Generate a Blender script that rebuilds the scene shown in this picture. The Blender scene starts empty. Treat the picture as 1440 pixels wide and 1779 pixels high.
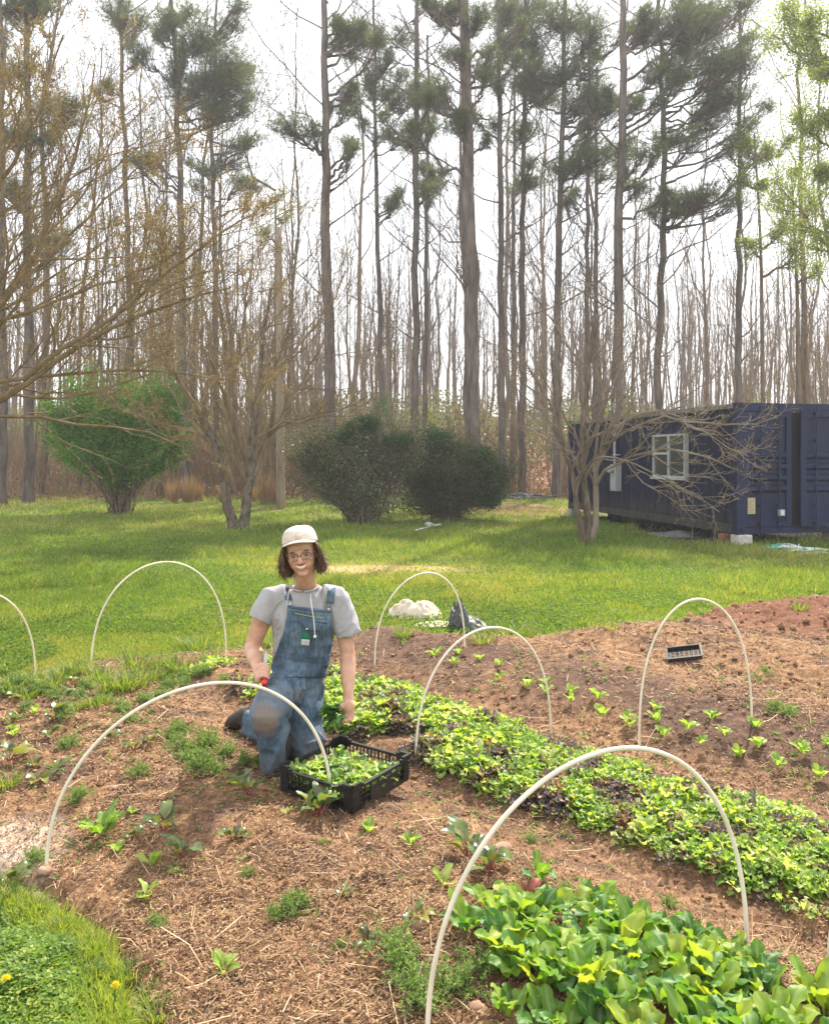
import bpy, math, numpy as np
from mathutils import Vector, Matrix
RNG=np.random.default_rng(7)
PI=math.pi
F=1440.0; CX=720.0; HY=795.0; CH=1.7
S=bpy.context.scene; COL=S.collection
# ---------------------------------------------------------------- helpers
def PXY(px,py,Y): return np.array([(px-CX)/F*Y, Y, CH-(py-HY)/F*Y])
def GP(px,py,z=0.0):
    Y=(CH-z)*F/(py-HY); return np.array([(px-CX)/F*Y, Y, z])
def sstep(a,b,x):
    t=np.clip((x-a)/(b-a),0,1); return t*t*(3-2*t)
def nrm(v): return v/np.maximum(np.linalg.norm(v,axis=-1,keepdims=True),1e-9)
def vnoise(x,y,seed=0):
    xi=np.floor(x).astype(np.int64); yi=np.floor(y).astype(np.int64); xf=x-xi; yf=y-yi
    def h(i,j):
        n=(i*374761393+j*668265263+seed*1442695041)&0xffffffff
        n=((n^(n>>13))*1274126177)&0xffffffff
        n=n^(n>>16); return (n&0xffff)/65535.0
    u=xf*xf*(3-2*xf); v=yf*yf*(3-2*yf)
    return (h(xi,yi)*(1-u)+h(xi+1,yi)*u)*(1-v)+(h(xi,yi+1)*(1-u)+h(xi+1,yi+1)*u)*v
def fbm(x,y,o=4,seed=0):
    s=0;a=.5
    for i in range(o): s=s+a*vnoise(x*2**i+i*17.3,y*2**i-i*9.1,seed+i); a*=.5
    return s
class Geo:
    def __init__(s): s.v=[];s.q=[];s.t=[];s.c=[];s.n=0;s.qm=[];s.tm=[]
    def add(s,V,Q=None,T=None,C=None,m=0):
        V=np.asarray(V,float).reshape(-1,3)
        if C is None: C=np.zeros((len(V),3))
        C=np.asarray(C,float)
        if C.ndim==1: C=np.tile(C,(len(V),1))
        s.v.append(V); s.c.append(C)
        if Q is not None and len(Q): Q=np.asarray(Q).reshape(-1,4); s.q.append(Q+s.n); s.qm.append(np.full(len(Q),m))
        if T is not None and len(T): T=np.asarray(T).reshape(-1,3); s.t.append(T+s.n); s.tm.append(np.full(len(T),m))
        s.n+=len(V)
    def build(s,name,mats,parent=None,smooth=False,vgrp=None):
        V=np.concatenate(s.v); C=np.concatenate(s.c)
        Q=np.concatenate(s.q) if s.q else np.zeros((0,4),int)
        T=np.concatenate(s.t) if s.t else np.zeros((0,3),int)
        mi=np.concatenate((s.qm or [np.zeros(0)])+(s.tm or [np.zeros(0)]))
        if parent is not None: V=V-np.array(parent.location if parent.parent is None else parent.parent.location)
        me=bpy.data.meshes.new(name)
        me.vertices.add(len(V)); me.vertices.foreach_set('co',V.astype(np.float32).ravel())
        me.loops.add(len(Q)*4+len(T)*3)
        me.loops.foreach_set('vertex_index',np.concatenate([Q.ravel(),T.ravel()]).astype(np.int32))
        me.polygons.add(len(Q)+len(T))
        ls=np.concatenate([np.arange(len(Q))*4,len(Q)*4+np.arange(len(T))*3])
        me.polygons.foreach_set('loop_start',ls.astype(np.int32))
        me.polygons.foreach_set('material_index',mi.astype(np.int32))
        me.polygons.foreach_set('use_smooth',np.full(len(ls),smooth))
        me.update(calc_edges=True)
        a=me.attributes.new('tint','FLOAT_COLOR','POINT')
        cc=np.ones((len(V),4),np.float32); cc[:,:3]=C; a.data.foreach_set('color',cc.ravel())
        for m in (mats if isinstance(mats,(list,tuple)) else [mats]): me.materials.append(m)
        o=bpy.data.objects.new(name,me); COL.objects.link(o)
        if parent is not None: o.parent=parent
        return o
def tag(o,label,cat=None,group=None,kind=None):
    if label: o['label']=label
    if cat: o['category']=cat
    if group: o['group']=group
    if kind: o['kind']=kind
    return o
def thing(name,label,cat,loc=(0,0,0),group=None):
    o=bpy.data.objects.new(name,None); COL.objects.link(o); o.location=tuple(loc); o.empty_display_size=.2
    return tag(o,label,cat,group)
def clone(o,parent=None,**k):
    c=o.copy(); COL.objects.link(c); c.parent=parent
    for ch in list(o.children): clone(ch,c)
    return c
# batch tubes: P (M,K,3) R (M,K)
def tubes(g,P,R,sides=5,C=None,m=0,cap=False):
    P=np.asarray(P,float); R=np.asarray(R,float)
    if P.ndim==2: P=P[None]; R=R[None]
    M_,K=P.shape[:2]
    T=nrm(np.gradient(P,axis=1)); mt=nrm(T.mean(1))
    ref=np.where(np.abs(mt[:,2:3])<.8,np.array([[0,0,1.]]),np.array([[1.,0,0]]))
    ref=np.cross(mt,ref)[:,None,:]
    n1=nrm(ref-(ref*T).sum(-1,keepdims=True)*T); n2=np.cross(T,n1)
    a=np.arange(sides)/sides*2*PI
    V=P[:,:,None,:]+R[:,:,None,None]*(np.cos(a)[None,None,:,None]*n1[:,:,None,:]+np.sin(a)[None,None,:,None]*n2[:,:,None,:])
    k=np.arange(K-1)[:,None]; s=np.arange(sides)[None,:]; s2=(s+1)%sides
    q=np.stack([k*sides+s,k*sides+s2,(k+1)*sides+s2,(k+1)*sides+s],-1).reshape(-1,4)
    Q=(q[None]+(np.arange(M_)*K*sides)[:,None,None]).reshape(-1,4)
    if C is not None:
        C=np.asarray(C,float)
        if C.ndim==2: C=np.repeat(C,K*sides,axis=0)
    T3=None
    if cap:
        f=np.arange(1,sides-1); b=np.stack([np.zeros_like(f),f+1,f],-1); e=np.stack([np.zeros_like(f),f,f+1],-1)+(K-1)*sides
        T3=(np.concatenate([b,e])[None]+(np.arange(M_)*K*sides)[:,None,None]).reshape(-1,3)
    g.add(V.reshape(-1,3),Q,T3,C,m)
def resample(pts,K):
    pts=np.asarray(pts,float); d=np.r_[0,np.cumsum(np.linalg.norm(np.diff(pts,axis=0),axis=1))]
    t=np.linspace(0,d[-1],K); L=np.stack([np.interp(t,d,pts[:,i]) for i in range(pts.shape[1])],-1)
    for _ in range(2): L[1:-1]=.25*L[:-2]+.5*L[1:-1]+.25*L[2:]
    return L
def grow(P,R,n,lenr,ang,rng,up=.15,rr=.55,K=5,tmin=.3,tmax=1.,wig=.15,tip=.35,minr=.003,flat=0):
    M_,Kp=P.shape[:2]; N=M_*n; idx=np.repeat(np.arange(M_),n)
    t=(np.tile(np.arange(n),M_)+rng.random(N))/n*(tmax-tmin)+tmin; u=np.clip(t,0,.999)*(Kp-1); i=u.astype(int); f=(u-i)[:,None]
    pos=P[idx,i]*(1-f)+P[idx,i+1]*f; r=R[idx,i]*(1-f[:,0])+R[idx,i+1]*f[:,0]
    tan=nrm(P[idx,i+1]-P[idx,i]); plen=np.linalg.norm(np.diff(P,axis=1),axis=-1).sum(1)[idx]
    rv=rng.normal(size=(N,3)); perp=nrm(rv-(rv*tan).sum(1,keepdims=True)*tan)
    if flat: perp[:,2]*=(1-flat); perp=nrm(perp)
    a=ang*(.6+.8*rng.random(N))[:,None]; d=nrm(tan*np.cos(a)+perp*np.sin(a))
    L=plen*lenr*(1.15-.65*t)*(.5+rng.random(N))
    out=np.zeros((N,K,3)); out[:,0]=pos; cur=d
    for k in range(1,K):
        cur=nrm(cur+np.array([0,0,up])/(K-1)*2+rng.normal(size=(N,3))*wig)
        out[:,k]=out[:,k-1]+cur*(L/(K-1))[:,None]
    r0=np.maximum(r*rr,minr); RR=np.maximum(r0[:,None]*np.linspace(1,tip,K)[None],minr)
    return out,RR
# simple small diamond leaves
def leaves(g,pos,d,L,W,rng,C=None,m=0,fold=.25,rand=None):
    N=len(pos); d=nrm(d); rv=rng.normal(size=(N,3)); s=nrm(np.cross(d,rv)); u=np.cross(s,d)
    L=np.broadcast_to(L,(N,))[:,None]; W=np.broadcast_to(W,(N,))[:,None]
    b=pos; t=pos+d*L; mid=pos+d*L*.5
    l=mid-s*W*.5+u*W*fold; r=mid+s*W*.5+u*W*fold
    V=np.stack([b,r,t,l],1).reshape(-1,3); i=np.arange(N)[:,None]*4
    if C is None: C=rng.random(N)[:,None]*np.array([[1,0,0]])
    g.add(V,None,np.concatenate([i+[0,1,2],i+[0,2,3]],0),np.repeat(C,4,0),m)
# strap leaves: K rows x 5 columns, batch
def strips(g,base,az,e0,e1,L,W,prof,rng,ruf=.0,cup=.15,C=None,cols=5,lobes=0,twist=.0,m=0,la=.42):
    N=len(base); K=len(prof); t=np.linspace(0,1,K)[None]
    L=np.broadcast_to(L,(N,)); W=np.broadcast_to(W,(N,)); az=np.broadcast_to(az,(N,))[:,None]
    e=np.broadcast_to(e0,(N,))[:,None]*(1-t)+np.broadcast_to(e1,(N,))[:,None]*t
    azz=az+twist*rng.normal(size=(N,1))*t
    dx=np.cos(e)*np.cos(azz); dy=np.cos(e)*np.sin(azz); dz=np.sin(e)
    D=np.stack([dx,dy,dz],-1); step=(L/(K-1))[:,None,None]
    P=base[:,None,:]+np.concatenate([np.zeros((N,1,3)),np.cumsum(D[:,:-1]*step,1)],1)
    rl=rng.normal(size=(N,1))*.25
    s=np.stack([-np.sin(azz),np.cos(azz),np.zeros_like(azz)],-1); up=np.cross(D,s)*-1
    up=np.where(up[...,2:3]<0,-up,up)
    s=s*np.cos(rl)[...,None]+up*np.sin(rl)[...,None]; up=np.cross(s,D); up=np.where(up[...,2:3]<0,-up,up)
    w=np.asarray(prof)[None]*W[:,None]*.5
    c=np.linspace(-1,1,cols); out=[]
    ph=rng.random((N,1))*6
    for cc in c:
        ww=w.copy()
        if lobes and abs(cc)>.9: ww=ww*(1+la*np.sin(t*lobes*PI+ph*.3+(0 if cc>0 else .6))+rng.normal(size=ww.shape)*.25*la)
        h=cup*abs(cc)*w*1.6+ruf*w*abs(cc)*np.sin(t*11+ph+cc*2.2)+ruf*.35*w*rng.normal(size=w.shape)*abs(cc)
        out.append(P+s*(ww*cc)[...,None]+up*h[...,None])
    V=np.stack(out,2)
    k=np.arange(K-1)[:,None]; q=np.arange(cols-1)[None]
    Q=np.stack([k*cols+q,k*cols+q+1,(k+1)*cols+q+1,(k+1)*cols+q],-1).reshape(-1,4)
    Q=(Q[None]+(np.arange(N)*K*cols)[:,None,None]).reshape(-1,4)
    if C is None: C=rng.random(N)
    CC=np.zeros((N,K,cols,3)); CC[...,0]=np.asarray(C)[:,None,None]; CC[...,1]=(np.abs(c)<.1)[None,None,:]*(1-.6*t[0])[None,:,None]; CC[...,2]=t[0][None,:,None]
    g.add(V.reshape(-1,3),Q,None,CC.reshape(-1,3),m)
def bbox(g,c,sz,rot=0,C=None,m=0,bev=0):
    hx,hy,hz=[a/2 for a in sz]
    V=np.array([[x,y,z] for x in(-hx,hx) for y in(-hy,hy) for z in(-hz,hz)])
    ca,sa=math.cos(rot),math.sin(rot); V=V@np.array([[ca,sa,0],[-sa,ca,0],[0,0,1]])+np.array(c)
    g.add(V,[[0,1,3,2],[4,6,7,5],[0,4,5,1],[2,3,7,6],[0,2,6,4],[1,5,7,3]],None,C,m)
def bevel(o,w=.01,seg=2):
    b=o.modifiers.new('bev','BEVEL'); b.width=w; b.segments=seg; b.limit_method='ANGLE'; return o
# ---------------------------------------------------------------- materials
def ramp(nt,stops,fac):
    r=nt.nodes.new('ShaderNodeValToRGB'); e=r.color_ramp.elements
    while len(e)<len(stops): e.new(.5)
    for i,(p,c) in enumerate(stops): e[i].position=p; e[i].color=(*c,1)
    nt.links.new(fac,r.inputs[0]); return r.outputs[0]
def even(cols): return [(i/(max(len(cols)-1,1)),c) for i,c in enumerate(cols)]
def noise(nt,scale,detail=5,stretch=(1,1,1),coord='Object',rough=.6,dist=0):
    tc=nt.nodes.new('ShaderNodeTexCoord'); mp=nt.nodes.new('ShaderNodeMapping'); mp.inputs['Scale'].default_value=stretch
    n=nt.nodes.new('ShaderNodeTexNoise'); n.inputs['Scale'].default_value=scale; n.inputs['Detail'].default_value=detail; n.inputs['Roughness'].default_value=rough; n.inputs['Distortion'].default_value=dist
    nt.links.new(tc.outputs[coord],mp.inputs[0]); nt.links.new(mp.outputs[0],n.inputs['Vector']); return n.outputs['Fac']
def math_(nt,op,a,b=None,c=None):
    n=nt.nodes.new('ShaderNodeMath'); n.operation=op
    for i,x in enumerate((a,b,c)):
        if x is None: continue
        if isinstance(x,(int,float)): n.inputs[i].default_value=x
        else: nt.links.new(x,n.inputs[i])
    return n.outputs[0]
def mix(nt,fac,a,b,mode='MIX'):
    n=nt.nodes.new('ShaderNodeMix'); n.data_type='RGBA'; n.blend_type=mode
    for s,x in ((0,fac),(6,a),(7,b)):
        if isinstance(x,tuple): n.inputs[s].default_value=(*x,1)
        elif isinstance(x,(int,float)): n.inputs[s].default_value=x
        else: nt.links.new(x,n.inputs[s])
    return n.outputs[2]
def newmat(name):
    m=bpy.data.materials.new(name); m.use_nodes=True; nt=m.node_tree; nt.nodes.clear()
    o=nt.nodes.new('ShaderNodeOutputMaterial'); p=nt.nodes.new('ShaderNodeBsdfPrincipled'); nt.links.new(p.outputs[0],o.inputs[0]); return m,nt,p,o
def bump(nt,p,h,st=.5,d=.02):
    b=nt.nodes.new('ShaderNodeBump'); b.inputs['Strength'].default_value=st; b.inputs['Distance'].default_value=d
    nt.links.new(h,b.inputs['Height']); nt.links.new(b.outputs[0],p.inputs['Normal'])
def mat(name,cols,scale=8,rough=.8,stretch=(1,1,1),bmp=0,bd=.02,detail=6,metal=0,lo=.3,hi=.7,spec=.3):
    m,nt,p,o=newmat(name)
    f=noise(nt,scale,detail,stretch)
    st=[(lo+(hi-lo)*q,c) for q,c in even(cols)]
    nt.links.new(ramp(nt,st,f),p.inputs['Base Color']); p.inputs['Roughness'].default_value=rough; p.inputs['Metallic'].default_value=metal; p.inputs['Specular IOR Level'].default_value=spec
    if bmp: bump(nt,p,f,bmp,bd)
    return m
def leafmat(name,cols,transl=.45,rough=.5,rib=None,tcol=None,nz=0,spec=.35):
    m,nt,p,o=newmat(name)
    a=nt.nodes.new('ShaderNodeAttribute'); a.attribute_name='tint'; sp=nt.nodes.new('ShaderNodeSeparateColor'); nt.links.new(a.outputs['Color'],sp.inputs[0])
    fac=sp.outputs[0]
    if nz: fac=math_(nt,'ADD',fac,math_(nt,'MULTIPLY',math_(nt,'SUBTRACT',noise(nt,nz,3),.5),.5))
    c=ramp(nt,even(cols),fac)
    if rib: c=mix(nt,math_(nt,'MULTIPLY',sp.outputs[1],.7),c,rib)
    nt.links.new(c,p.inputs['Base Color']); p.inputs['Roughness'].default_value=rough; p.inputs['Specular IOR Level'].default_value=spec
    if transl:
        t=nt.nodes.new('ShaderNodeBsdfTranslucent'); tc=mix(nt,1.0,c,tcol or (1.6,1.5,.7),'MULTIPLY'); nt.links.new(tc,t.inputs[0])
        x=nt.nodes.new('ShaderNodeMixShader'); x.inputs[0].default_value=transl; nt.links.new(p.outputs[0],x.inputs[1]); nt.links.new(t.outputs[0],x.inputs[2]); nt.links.new(x.outputs[0],o.inputs[0])
    return m
# ---------------------------------------------------------------- camera, world, sun
cam=bpy.data.cameras.new('camera'); co=bpy.data.objects.new('camera',cam); COL.objects.link(co); S.camera=co
co.location=(0,0,CH); co.rotation_euler=(PI/2,0,0); cam.sensor_fit='HORIZONTAL'; cam.sensor_width=36; cam.lens=36
cam.shift_y=(HY-889.5)/1440.0; cam.clip_start=.05; cam.clip_end=2000
SUN_EL=math.radians(47); SUN_AZ=math.radians(24)   # azimuth measured from +Y to +X
w=bpy.data.worlds.new('World'); S.world=w; w.use_nodes=True; nt=w.node_tree; bg=nt.nodes['Background']
sky=nt.nodes.new('ShaderNodeTexSky'); sky.sky_type='NISHITA'; sky.sun_disc=False; sky.sun_elevation=SUN_EL; sky.sun_rotation=SUN_AZ; sky.air_density=1.2; sky.dust_density=2.0
nz=noise(nt,2.4,6,(1,1,2.2),'Generated',.55); nf=ramp(nt,[(.36,(0,0,0)),(.50,(1,1,1))],nz)
c=mix(nt,math_(nt,'ADD',math_(nt,'MULTIPLY',nf,.5),.45),sky.outputs[0],(8.6,8.8,9.2)); nt.links.new(c,bg.inputs[0]); bg.inputs[1].default_value=.105
sl=bpy.data.lights.new('sun','SUN'); sl.energy=5.0; sl.angle=math.radians(.6); sl.color=(1,.92,.78); so=bpy.data.objects.new('sun',sl); COL.objects.link(so)
sd=Vector((math.sin(SUN_AZ)*math.cos(SUN_EL),math.cos(SUN_AZ)*math.cos(SUN_EL),math.sin(SUN_EL))); so.rotation_euler=sd.to_track_quat('Z','Y').to_euler(); so.location=(8,20,30)
S.view_settings.view_transform='Standard'; S.view_settings.look='None'; S.view_settings.exposure=1.03; S.view_settings.gamma=1
S.cycles.max_bounces=6; S.cycles.transparent_max_bounces=6; S.cycles.transmission_bounces=4; S.cycles.caustics_reflective=False; S.cycles.caustics_refractive=False
S.cycles.use_denoising=True
# ---------------------------------------------------------------- terrain
DV=np.array([.69,-.72]); NV=np.array([.72,.69])
def terrain(x,y):
    x=np.asarray(x,float); y=np.asarray(y,float)
    b=38+2.5*np.sin(x*.13+.6)+1.5*np.sin(x*.31)
    h=sstep(b-1,b+26,y)*(3.4+.6*np.sin(x*.09+1))+sstep(60,130,y)*4+sstep(120,400,y)*6
    h=h+.035*(fbm(x*.35,y*.35,3,5)-.45)*sstep(5,9,y)
    h=h+sstep(35,42,y)*.5*(fbm(x*.22,y*.22,3,9)-.45)
    return h
GPOLY=np.array([GP(*p)[:2] for p in [(-420,1205),(-60,1185),(60,1178),(165,1150),(260,1148),(390,1136),(520,1122),(640,1102),(730,1104),(800,1116),(900,1112),(1000,1100),(1100,1088),(1180,1078),(1260,1060),(1330,1054),(1500,1052),(1800,1056)]]+[[9,2.0],[4,-1.5],[.2,.2]]+[GP(*p)[:2] for p in [(250,1880),(225,1730),(190,1640),(120,1590),(0,1545),(-260,1530)]])
def pdist(P,x,y):
    x=np.asarray(x,float);y=np.asarray(y,float); d=np.full(x.shape,1e9); ins=np.zeros(x.shape,bool); n=len(P)
    for i in range(n):
        a=P[i]; b=P[(i+1)%n]; ex,ey=b-a; t=np.clip(((x-a[0])*ex+(y-a[1])*ey)/(ex*ex+ey*ey),0,1)
        d=np.minimum(d,np.hypot(x-a[0]-t*ex,y-a[1]-t*ey))
        c=(a[1]>y)!=(b[1]>y); xx=(b[0]-a[0])*(y-a[1])/(b[1]-a[1]+1e-12)+a[0]; ins^=c&(x<xx)
    return np.where(ins,d,-d)
def bedn(x,y): return x*NV[0]+y*NV[1]
def beds(x,y):
    n=bedn(x,y)+.10*(vnoise(x*.9,y*.9,3)-.5); s=x*DV[0]+y*DV[1]
    c=np.array([1.6,2.0,2.45,2.92,3.15,3.45,3.72,4.05,4.45,5.0,5.5,5.85,6.3,6.7,7.1,7.5,8.0,8.7,9.3,9.8,12])
    v=np.array([.5,.85,.8,.05,.5,.7,.5,.05,.7,1.,.85,.1,.65,.85,.75,.15,.45,.8,1.0,.9,.6])
    return np.interp(n,c,v)*.125*(1+.35*sstep(4.0,5.0,n))
def soil_h(x,y,fine=True):
    d=pdist(GPOLY,x,y)+.16*(fbm(x*2.2,y*2.2,4,21)-.47)*2
    m=sstep(-.04,.16,d)
    h=.012+beds(x,y)*sstep(.0,.7,d)+.035*fbm(x*1.7,y*1.7,3,31)
    rough=1+1.6*sstep(7.6,8.2,bedn(x,y))
    h=h+rough*(.040*(fbm(x*5,y*5,3,41)-.35)+.020*(np.maximum(fbm(x*13,y*13,2,51)-.42,0))*3.2)
    if fine: h=h+rough*.010*np.abs(vnoise(x*38,y*38,61)-.5)*2+.004*vnoise(x*90,y*90,71)
    return -.07*(1-m)+np.maximum(h,.006)*m
def ground_z(x,y): return np.maximum(soil_h(x,y),terrain(x,y))
def gz(x,y): return float(ground_z(np.array([x]),np.array([y]))[0])
def gnd(px,py):
    p=GP(px,py)
    for _ in range(3): p=GP(px,py,float(max(soil_h(p[0:1],p[1:2],False)[0],terrain(p[0:1],p[1:2])[0])))
    return p
def grid(xs,ys,hf):
    X,Y=np.meshgrid(xs,ys); Z=hf(X.ravel(),Y.ravel()); V=np.stack([X.ravel(),Y.ravel(),Z],-1)
    nx=len(xs); i=np.arange(len(ys)-1)[:,None]*nx+np.arange(nx-1)[None]
    return V,np.stack([i,i+1,i+nx+1,i+nx],-1).reshape(-1,4)
def gmat():
    m,nt,p,o=newmat('lawn_and_leaf_litter')
    g=nt.nodes.new('ShaderNodeNewGeometry'); sx=nt.nodes.new('ShaderNodeSeparateXYZ'); nt.links.new(g.outputs['Position'],sx.inputs[0])
    n1=noise(nt,.55,6,(1,1,1)); n2=noise(nt,6,6); n3=noise(nt,40,5)
    gr=ramp(nt,[(.28,(.07,.11,.02)),(.46,(.13,.16,.04)),(.56,(.22,.19,.07)),(.7,(.36,.26,.13))],math_(nt,'ADD',math_(nt,'MULTIPLY',n1,.5),math_(nt,'MULTIPLY',n2,.5)))
    lt=ramp(nt,[(.3,(.10,.055,.03)),(.48,(.22,.12,.065)),(.6,(.30,.16,.09)),(.75,(.34,.24,.15))],math_(nt,'ADD',math_(nt,'MULTIPLY',n3,.6),math_(nt,'MULTIPLY',n2,.4)))
    yy=math_(nt,'ADD',sx.outputs[1],math_(nt,'MULTIPLY',math_(nt,'SUBTRACT',n1,.5),9))
    f=math_(nt,'MULTIPLY_ADD',yy,.4,-13.6); f=math_(nt,'MINIMUM',math_(nt,'MAXIMUM',f,0),1)
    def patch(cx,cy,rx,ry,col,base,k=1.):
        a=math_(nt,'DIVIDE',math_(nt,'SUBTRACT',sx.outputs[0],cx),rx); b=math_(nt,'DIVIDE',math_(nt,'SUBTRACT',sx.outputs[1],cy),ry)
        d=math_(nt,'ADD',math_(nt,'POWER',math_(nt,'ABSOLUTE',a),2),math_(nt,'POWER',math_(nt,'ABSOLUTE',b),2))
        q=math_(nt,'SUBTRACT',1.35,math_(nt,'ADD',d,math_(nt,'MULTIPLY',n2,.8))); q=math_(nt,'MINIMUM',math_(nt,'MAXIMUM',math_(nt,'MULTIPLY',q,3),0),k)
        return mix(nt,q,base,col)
    c=mix(nt,f,gr,lt)
    c=patch(-.55,12.6,1.5,.55,(.42,.31,.17),c); c=patch(3.6,27.5,2.2,3.5,(.30,.18,.10),c); c=patch(-5.0,26.8,1.0,1.0,(.3,.19,.12),c); c=patch(7.4,18.5,2.6,3.6,(.035,.028,.02),c)  # last, dark patch: shade under the container painted into the ground colour
    nt.links.new(c,p.inputs['Base Color']); p.inputs['Roughness'].default_value=.95; p.inputs['Specular IOR Level'].default_value=.1
    bump(nt,p,n3,.6,.05); return m
def smat():
    m,nt,p,o=newmat('garden_soil')
    g=nt.nodes.new('ShaderNodeNewGeometry'); sx=nt.nodes.new('ShaderNodeSeparateXYZ'); nt.links.new(g.outputs['Position'],sx.inputs[0])
    bn=math_(nt,'ADD',math_(nt,'MULTIPLY',sx.outputs[0],.72),math_(nt,'MULTIPLY',sx.outputs[1],.69))
    n1=noise(nt,1.6,5); n2=noise(nt,14,8,rough=.7); n3=noise(nt,70,4,rough=.7); n4=noise(nt,3.1,5,(1,1,1),dist=.6)
    a=math_(nt,'ADD',math_(nt,'MULTIPLY',n2,.55),math_(nt,'MULTIPLY',n3,.45))
    c=ramp(nt,[(.32,(.038,.020,.012)),(.43,(.115,.062,.033)),(.52,(.235,.130,.068)),(.62,(.38,.23,.125)),(.76,(.56,.39,.235))],a)
    dk=ramp(nt,[(.3,(.035,.022,.018)),(.5,(.09,.055,.04)),(.65,(.18,.10,.065)),(.8,(.34,.22,.15))],a)
    rd=ramp(nt,[(.3,(.07,.03,.018)),(.5,(.17,.075,.045)),(.7,(.27,.13,.08))],a)
    w_=ramp(nt,[(0,(0,0,0)),(.40,(0,0,0)),(.455,(1,1,1)),(.50,(.9,.9,.9)),(.53,(0,0,0)),(.6,(0,0,0)),(.72,(0,0,0)),(.755,(.95,.95,.95)),(.78,(0,0,0))][:9],math_(nt,'DIVIDE',math_(nt,'ADD',bn,math_(nt,'MULTIPLY',math_(nt,'SUBTRACT',n1,.5),.9)),10))
    wet=math_(nt,'MULTIPLY',w_,math_(nt,'MINIMUM',math_(nt,'MAXIMUM',math_(nt,'MULTIPLY_ADD',n1,5,-1.5),0),.92))
    c=mix(nt,wet,c,dk)
    pth=math_(nt,'MULTIPLY',math_(nt,'MINIMUM',math_(nt,'MAXIMUM',math_(nt,'SUBTRACT',1.2,math_(nt,'ABSOLUTE',math_(nt,'DIVIDE',math_(nt,'SUBTRACT',bn,2.93),.22))),0),.6),n1); c=mix(nt,pth,c,dk)
    sp=math_(nt,'MINIMUM',math_(nt,'MAXIMUM',math_(nt,'MULTIPLY_ADD',n4,9,-4.6),0),.9); c=mix(nt,sp,c,dk)
    rf=math_(nt,'MINIMUM',math_(nt,'MAXIMUM',math_(nt,'MULTIPLY_ADD',bn,2.2,-16.6),0),1); c=mix(nt,rf,c,rd)
    # pale dry clay patch by the left hoop foot
    dx=math_(nt,'DIVIDE',math_(nt,'ADD',sx.outputs[0],1.72),.30); dy=math_(nt,'DIVIDE',math_(nt,'SUBTRACT',sx.outputs[1],3.42),.38)
    d=math_(nt,'ADD',math_(nt,'MULTIPLY',dx,dx),math_(nt,'MULTIPLY',dy,dy)); q=math_(nt,'MINIMUM',math_(nt,'MAXIMUM',math_(nt,'SUBTRACT',1.5,math_(nt,'ADD',d,n2)),0),.85)
    c=mix(nt,q,c,(.62,.50,.40))
    nt.links.new(c,p.inputs['Base Color']); p.inputs['Roughness'].default_value=.95; p.inputs['Specular IOR Level'].default_value=.15
    bump(nt,p,n3,.7,.012); return m
GM=gmat(); SM=smat()
ax=np.concatenate([-np.geomspace(14,420,40)[::-1],np.linspace(-13.5,13.5,60),np.geomspace(14,420,40)])
ay=np.concatenate([[-40,-20,-10,-4],np.linspace(-2,36,84),np.linspace(36.5,70,60),np.geomspace(72,600,30)])
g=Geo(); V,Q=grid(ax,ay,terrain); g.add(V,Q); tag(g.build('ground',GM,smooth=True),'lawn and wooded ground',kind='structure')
xs=np.concatenate([np.arange(-6.2,-2.7,.03),np.arange(-2.7,3.6,.0165),np.arange(3.6,7.6,.03)]); ys=np.concatenate([np.arange(.2,2.2,.04),np.arange(2.2,5.2,.0165),np.arange(5.2,10.6,.028)])
g=Geo(); V,Q=grid(xs,ys,soil_h); keep=(V[Q][:,:,2].max(1)>-.06); g.add(V,Q[keep]); tag(g.build('garden_soil',SM,smooth=True),'tilled garden soil with raised beds',kind='structure')
# ---------------------------------------------------------------- image-space uniform scatter over the ground (density falls with distance)
def scat(n,px0,px1,py0,py1,rng):
    px=rng.uniform(px0,px1,n); py=rng.uniform(py0,py1,n); Y=CH*F/(py-HY); return (px-CX)/F*Y,Y
# lawn grass
rng=np.random.default_rng(11)
GRASS=leafmat('grass_blades',[(.06,.12,.018),(.105,.19,.028),(.165,.255,.038),(.25,.30,.06),(.42,.36,.15)],.45,.55,tcol=(1.5,1.5,.5))
g=Geo()
x,y=scat(330000,-160,1600,854,1190,rng); x2,y2=scat(90000,-160,1600,1000,1190,rng); x=np.r_[x,x2];y=np.r_[y,y2]
d=pdist(GPOLY,x,y)+.5*(fbm(x*1.6,y*1.6,3,77)-.45); k=d<-.02
bare=np.exp(-(((x+.55)/1.6)**2+((y-12.6)/.55)**2)); k&=rng.random(len(x))>bare*.85
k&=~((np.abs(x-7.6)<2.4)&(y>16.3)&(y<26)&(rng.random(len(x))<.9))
k&=rng.random(len(x))>.75*np.exp(-(((x-3.6)/2.)**2+((y-27.5)/3.)**2))
x=x[k];y=y[k]; N=len(x); sc=np.clip(y/9,.75,3.2)
cl=fbm(x*.9,y*.9,4,99); cl2=fbm(x*4,y*4,2,98)
z=terrain(x,y); hgt=(.028+.045*rng.random(N)*cl2*2.)*np.clip(y/9,.8,1.9)*(1+.8*(cl>.55))
az=rng.random(N)*2*PI; el=rng.uniform(.5,1.35,N); dd=np.stack([np.cos(az)*np.cos(el),np.sin(az)*np.cos(el),np.sin(el)],-1)
tint=np.clip(-.10+.95*fbm(x*.35,y*.35,4,199)+.35*cl+.35*(cl2-.4)+.2*rng.normal(size=N)+.5*bare[k],0,1)
leaves(g,np.stack([x,y,z-.004],-1),dd,hgt,.0085*sc*(.7+.6*rng.random(N)),rng,tint[:,None]*np.array([[1,0,0]]))
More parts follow.
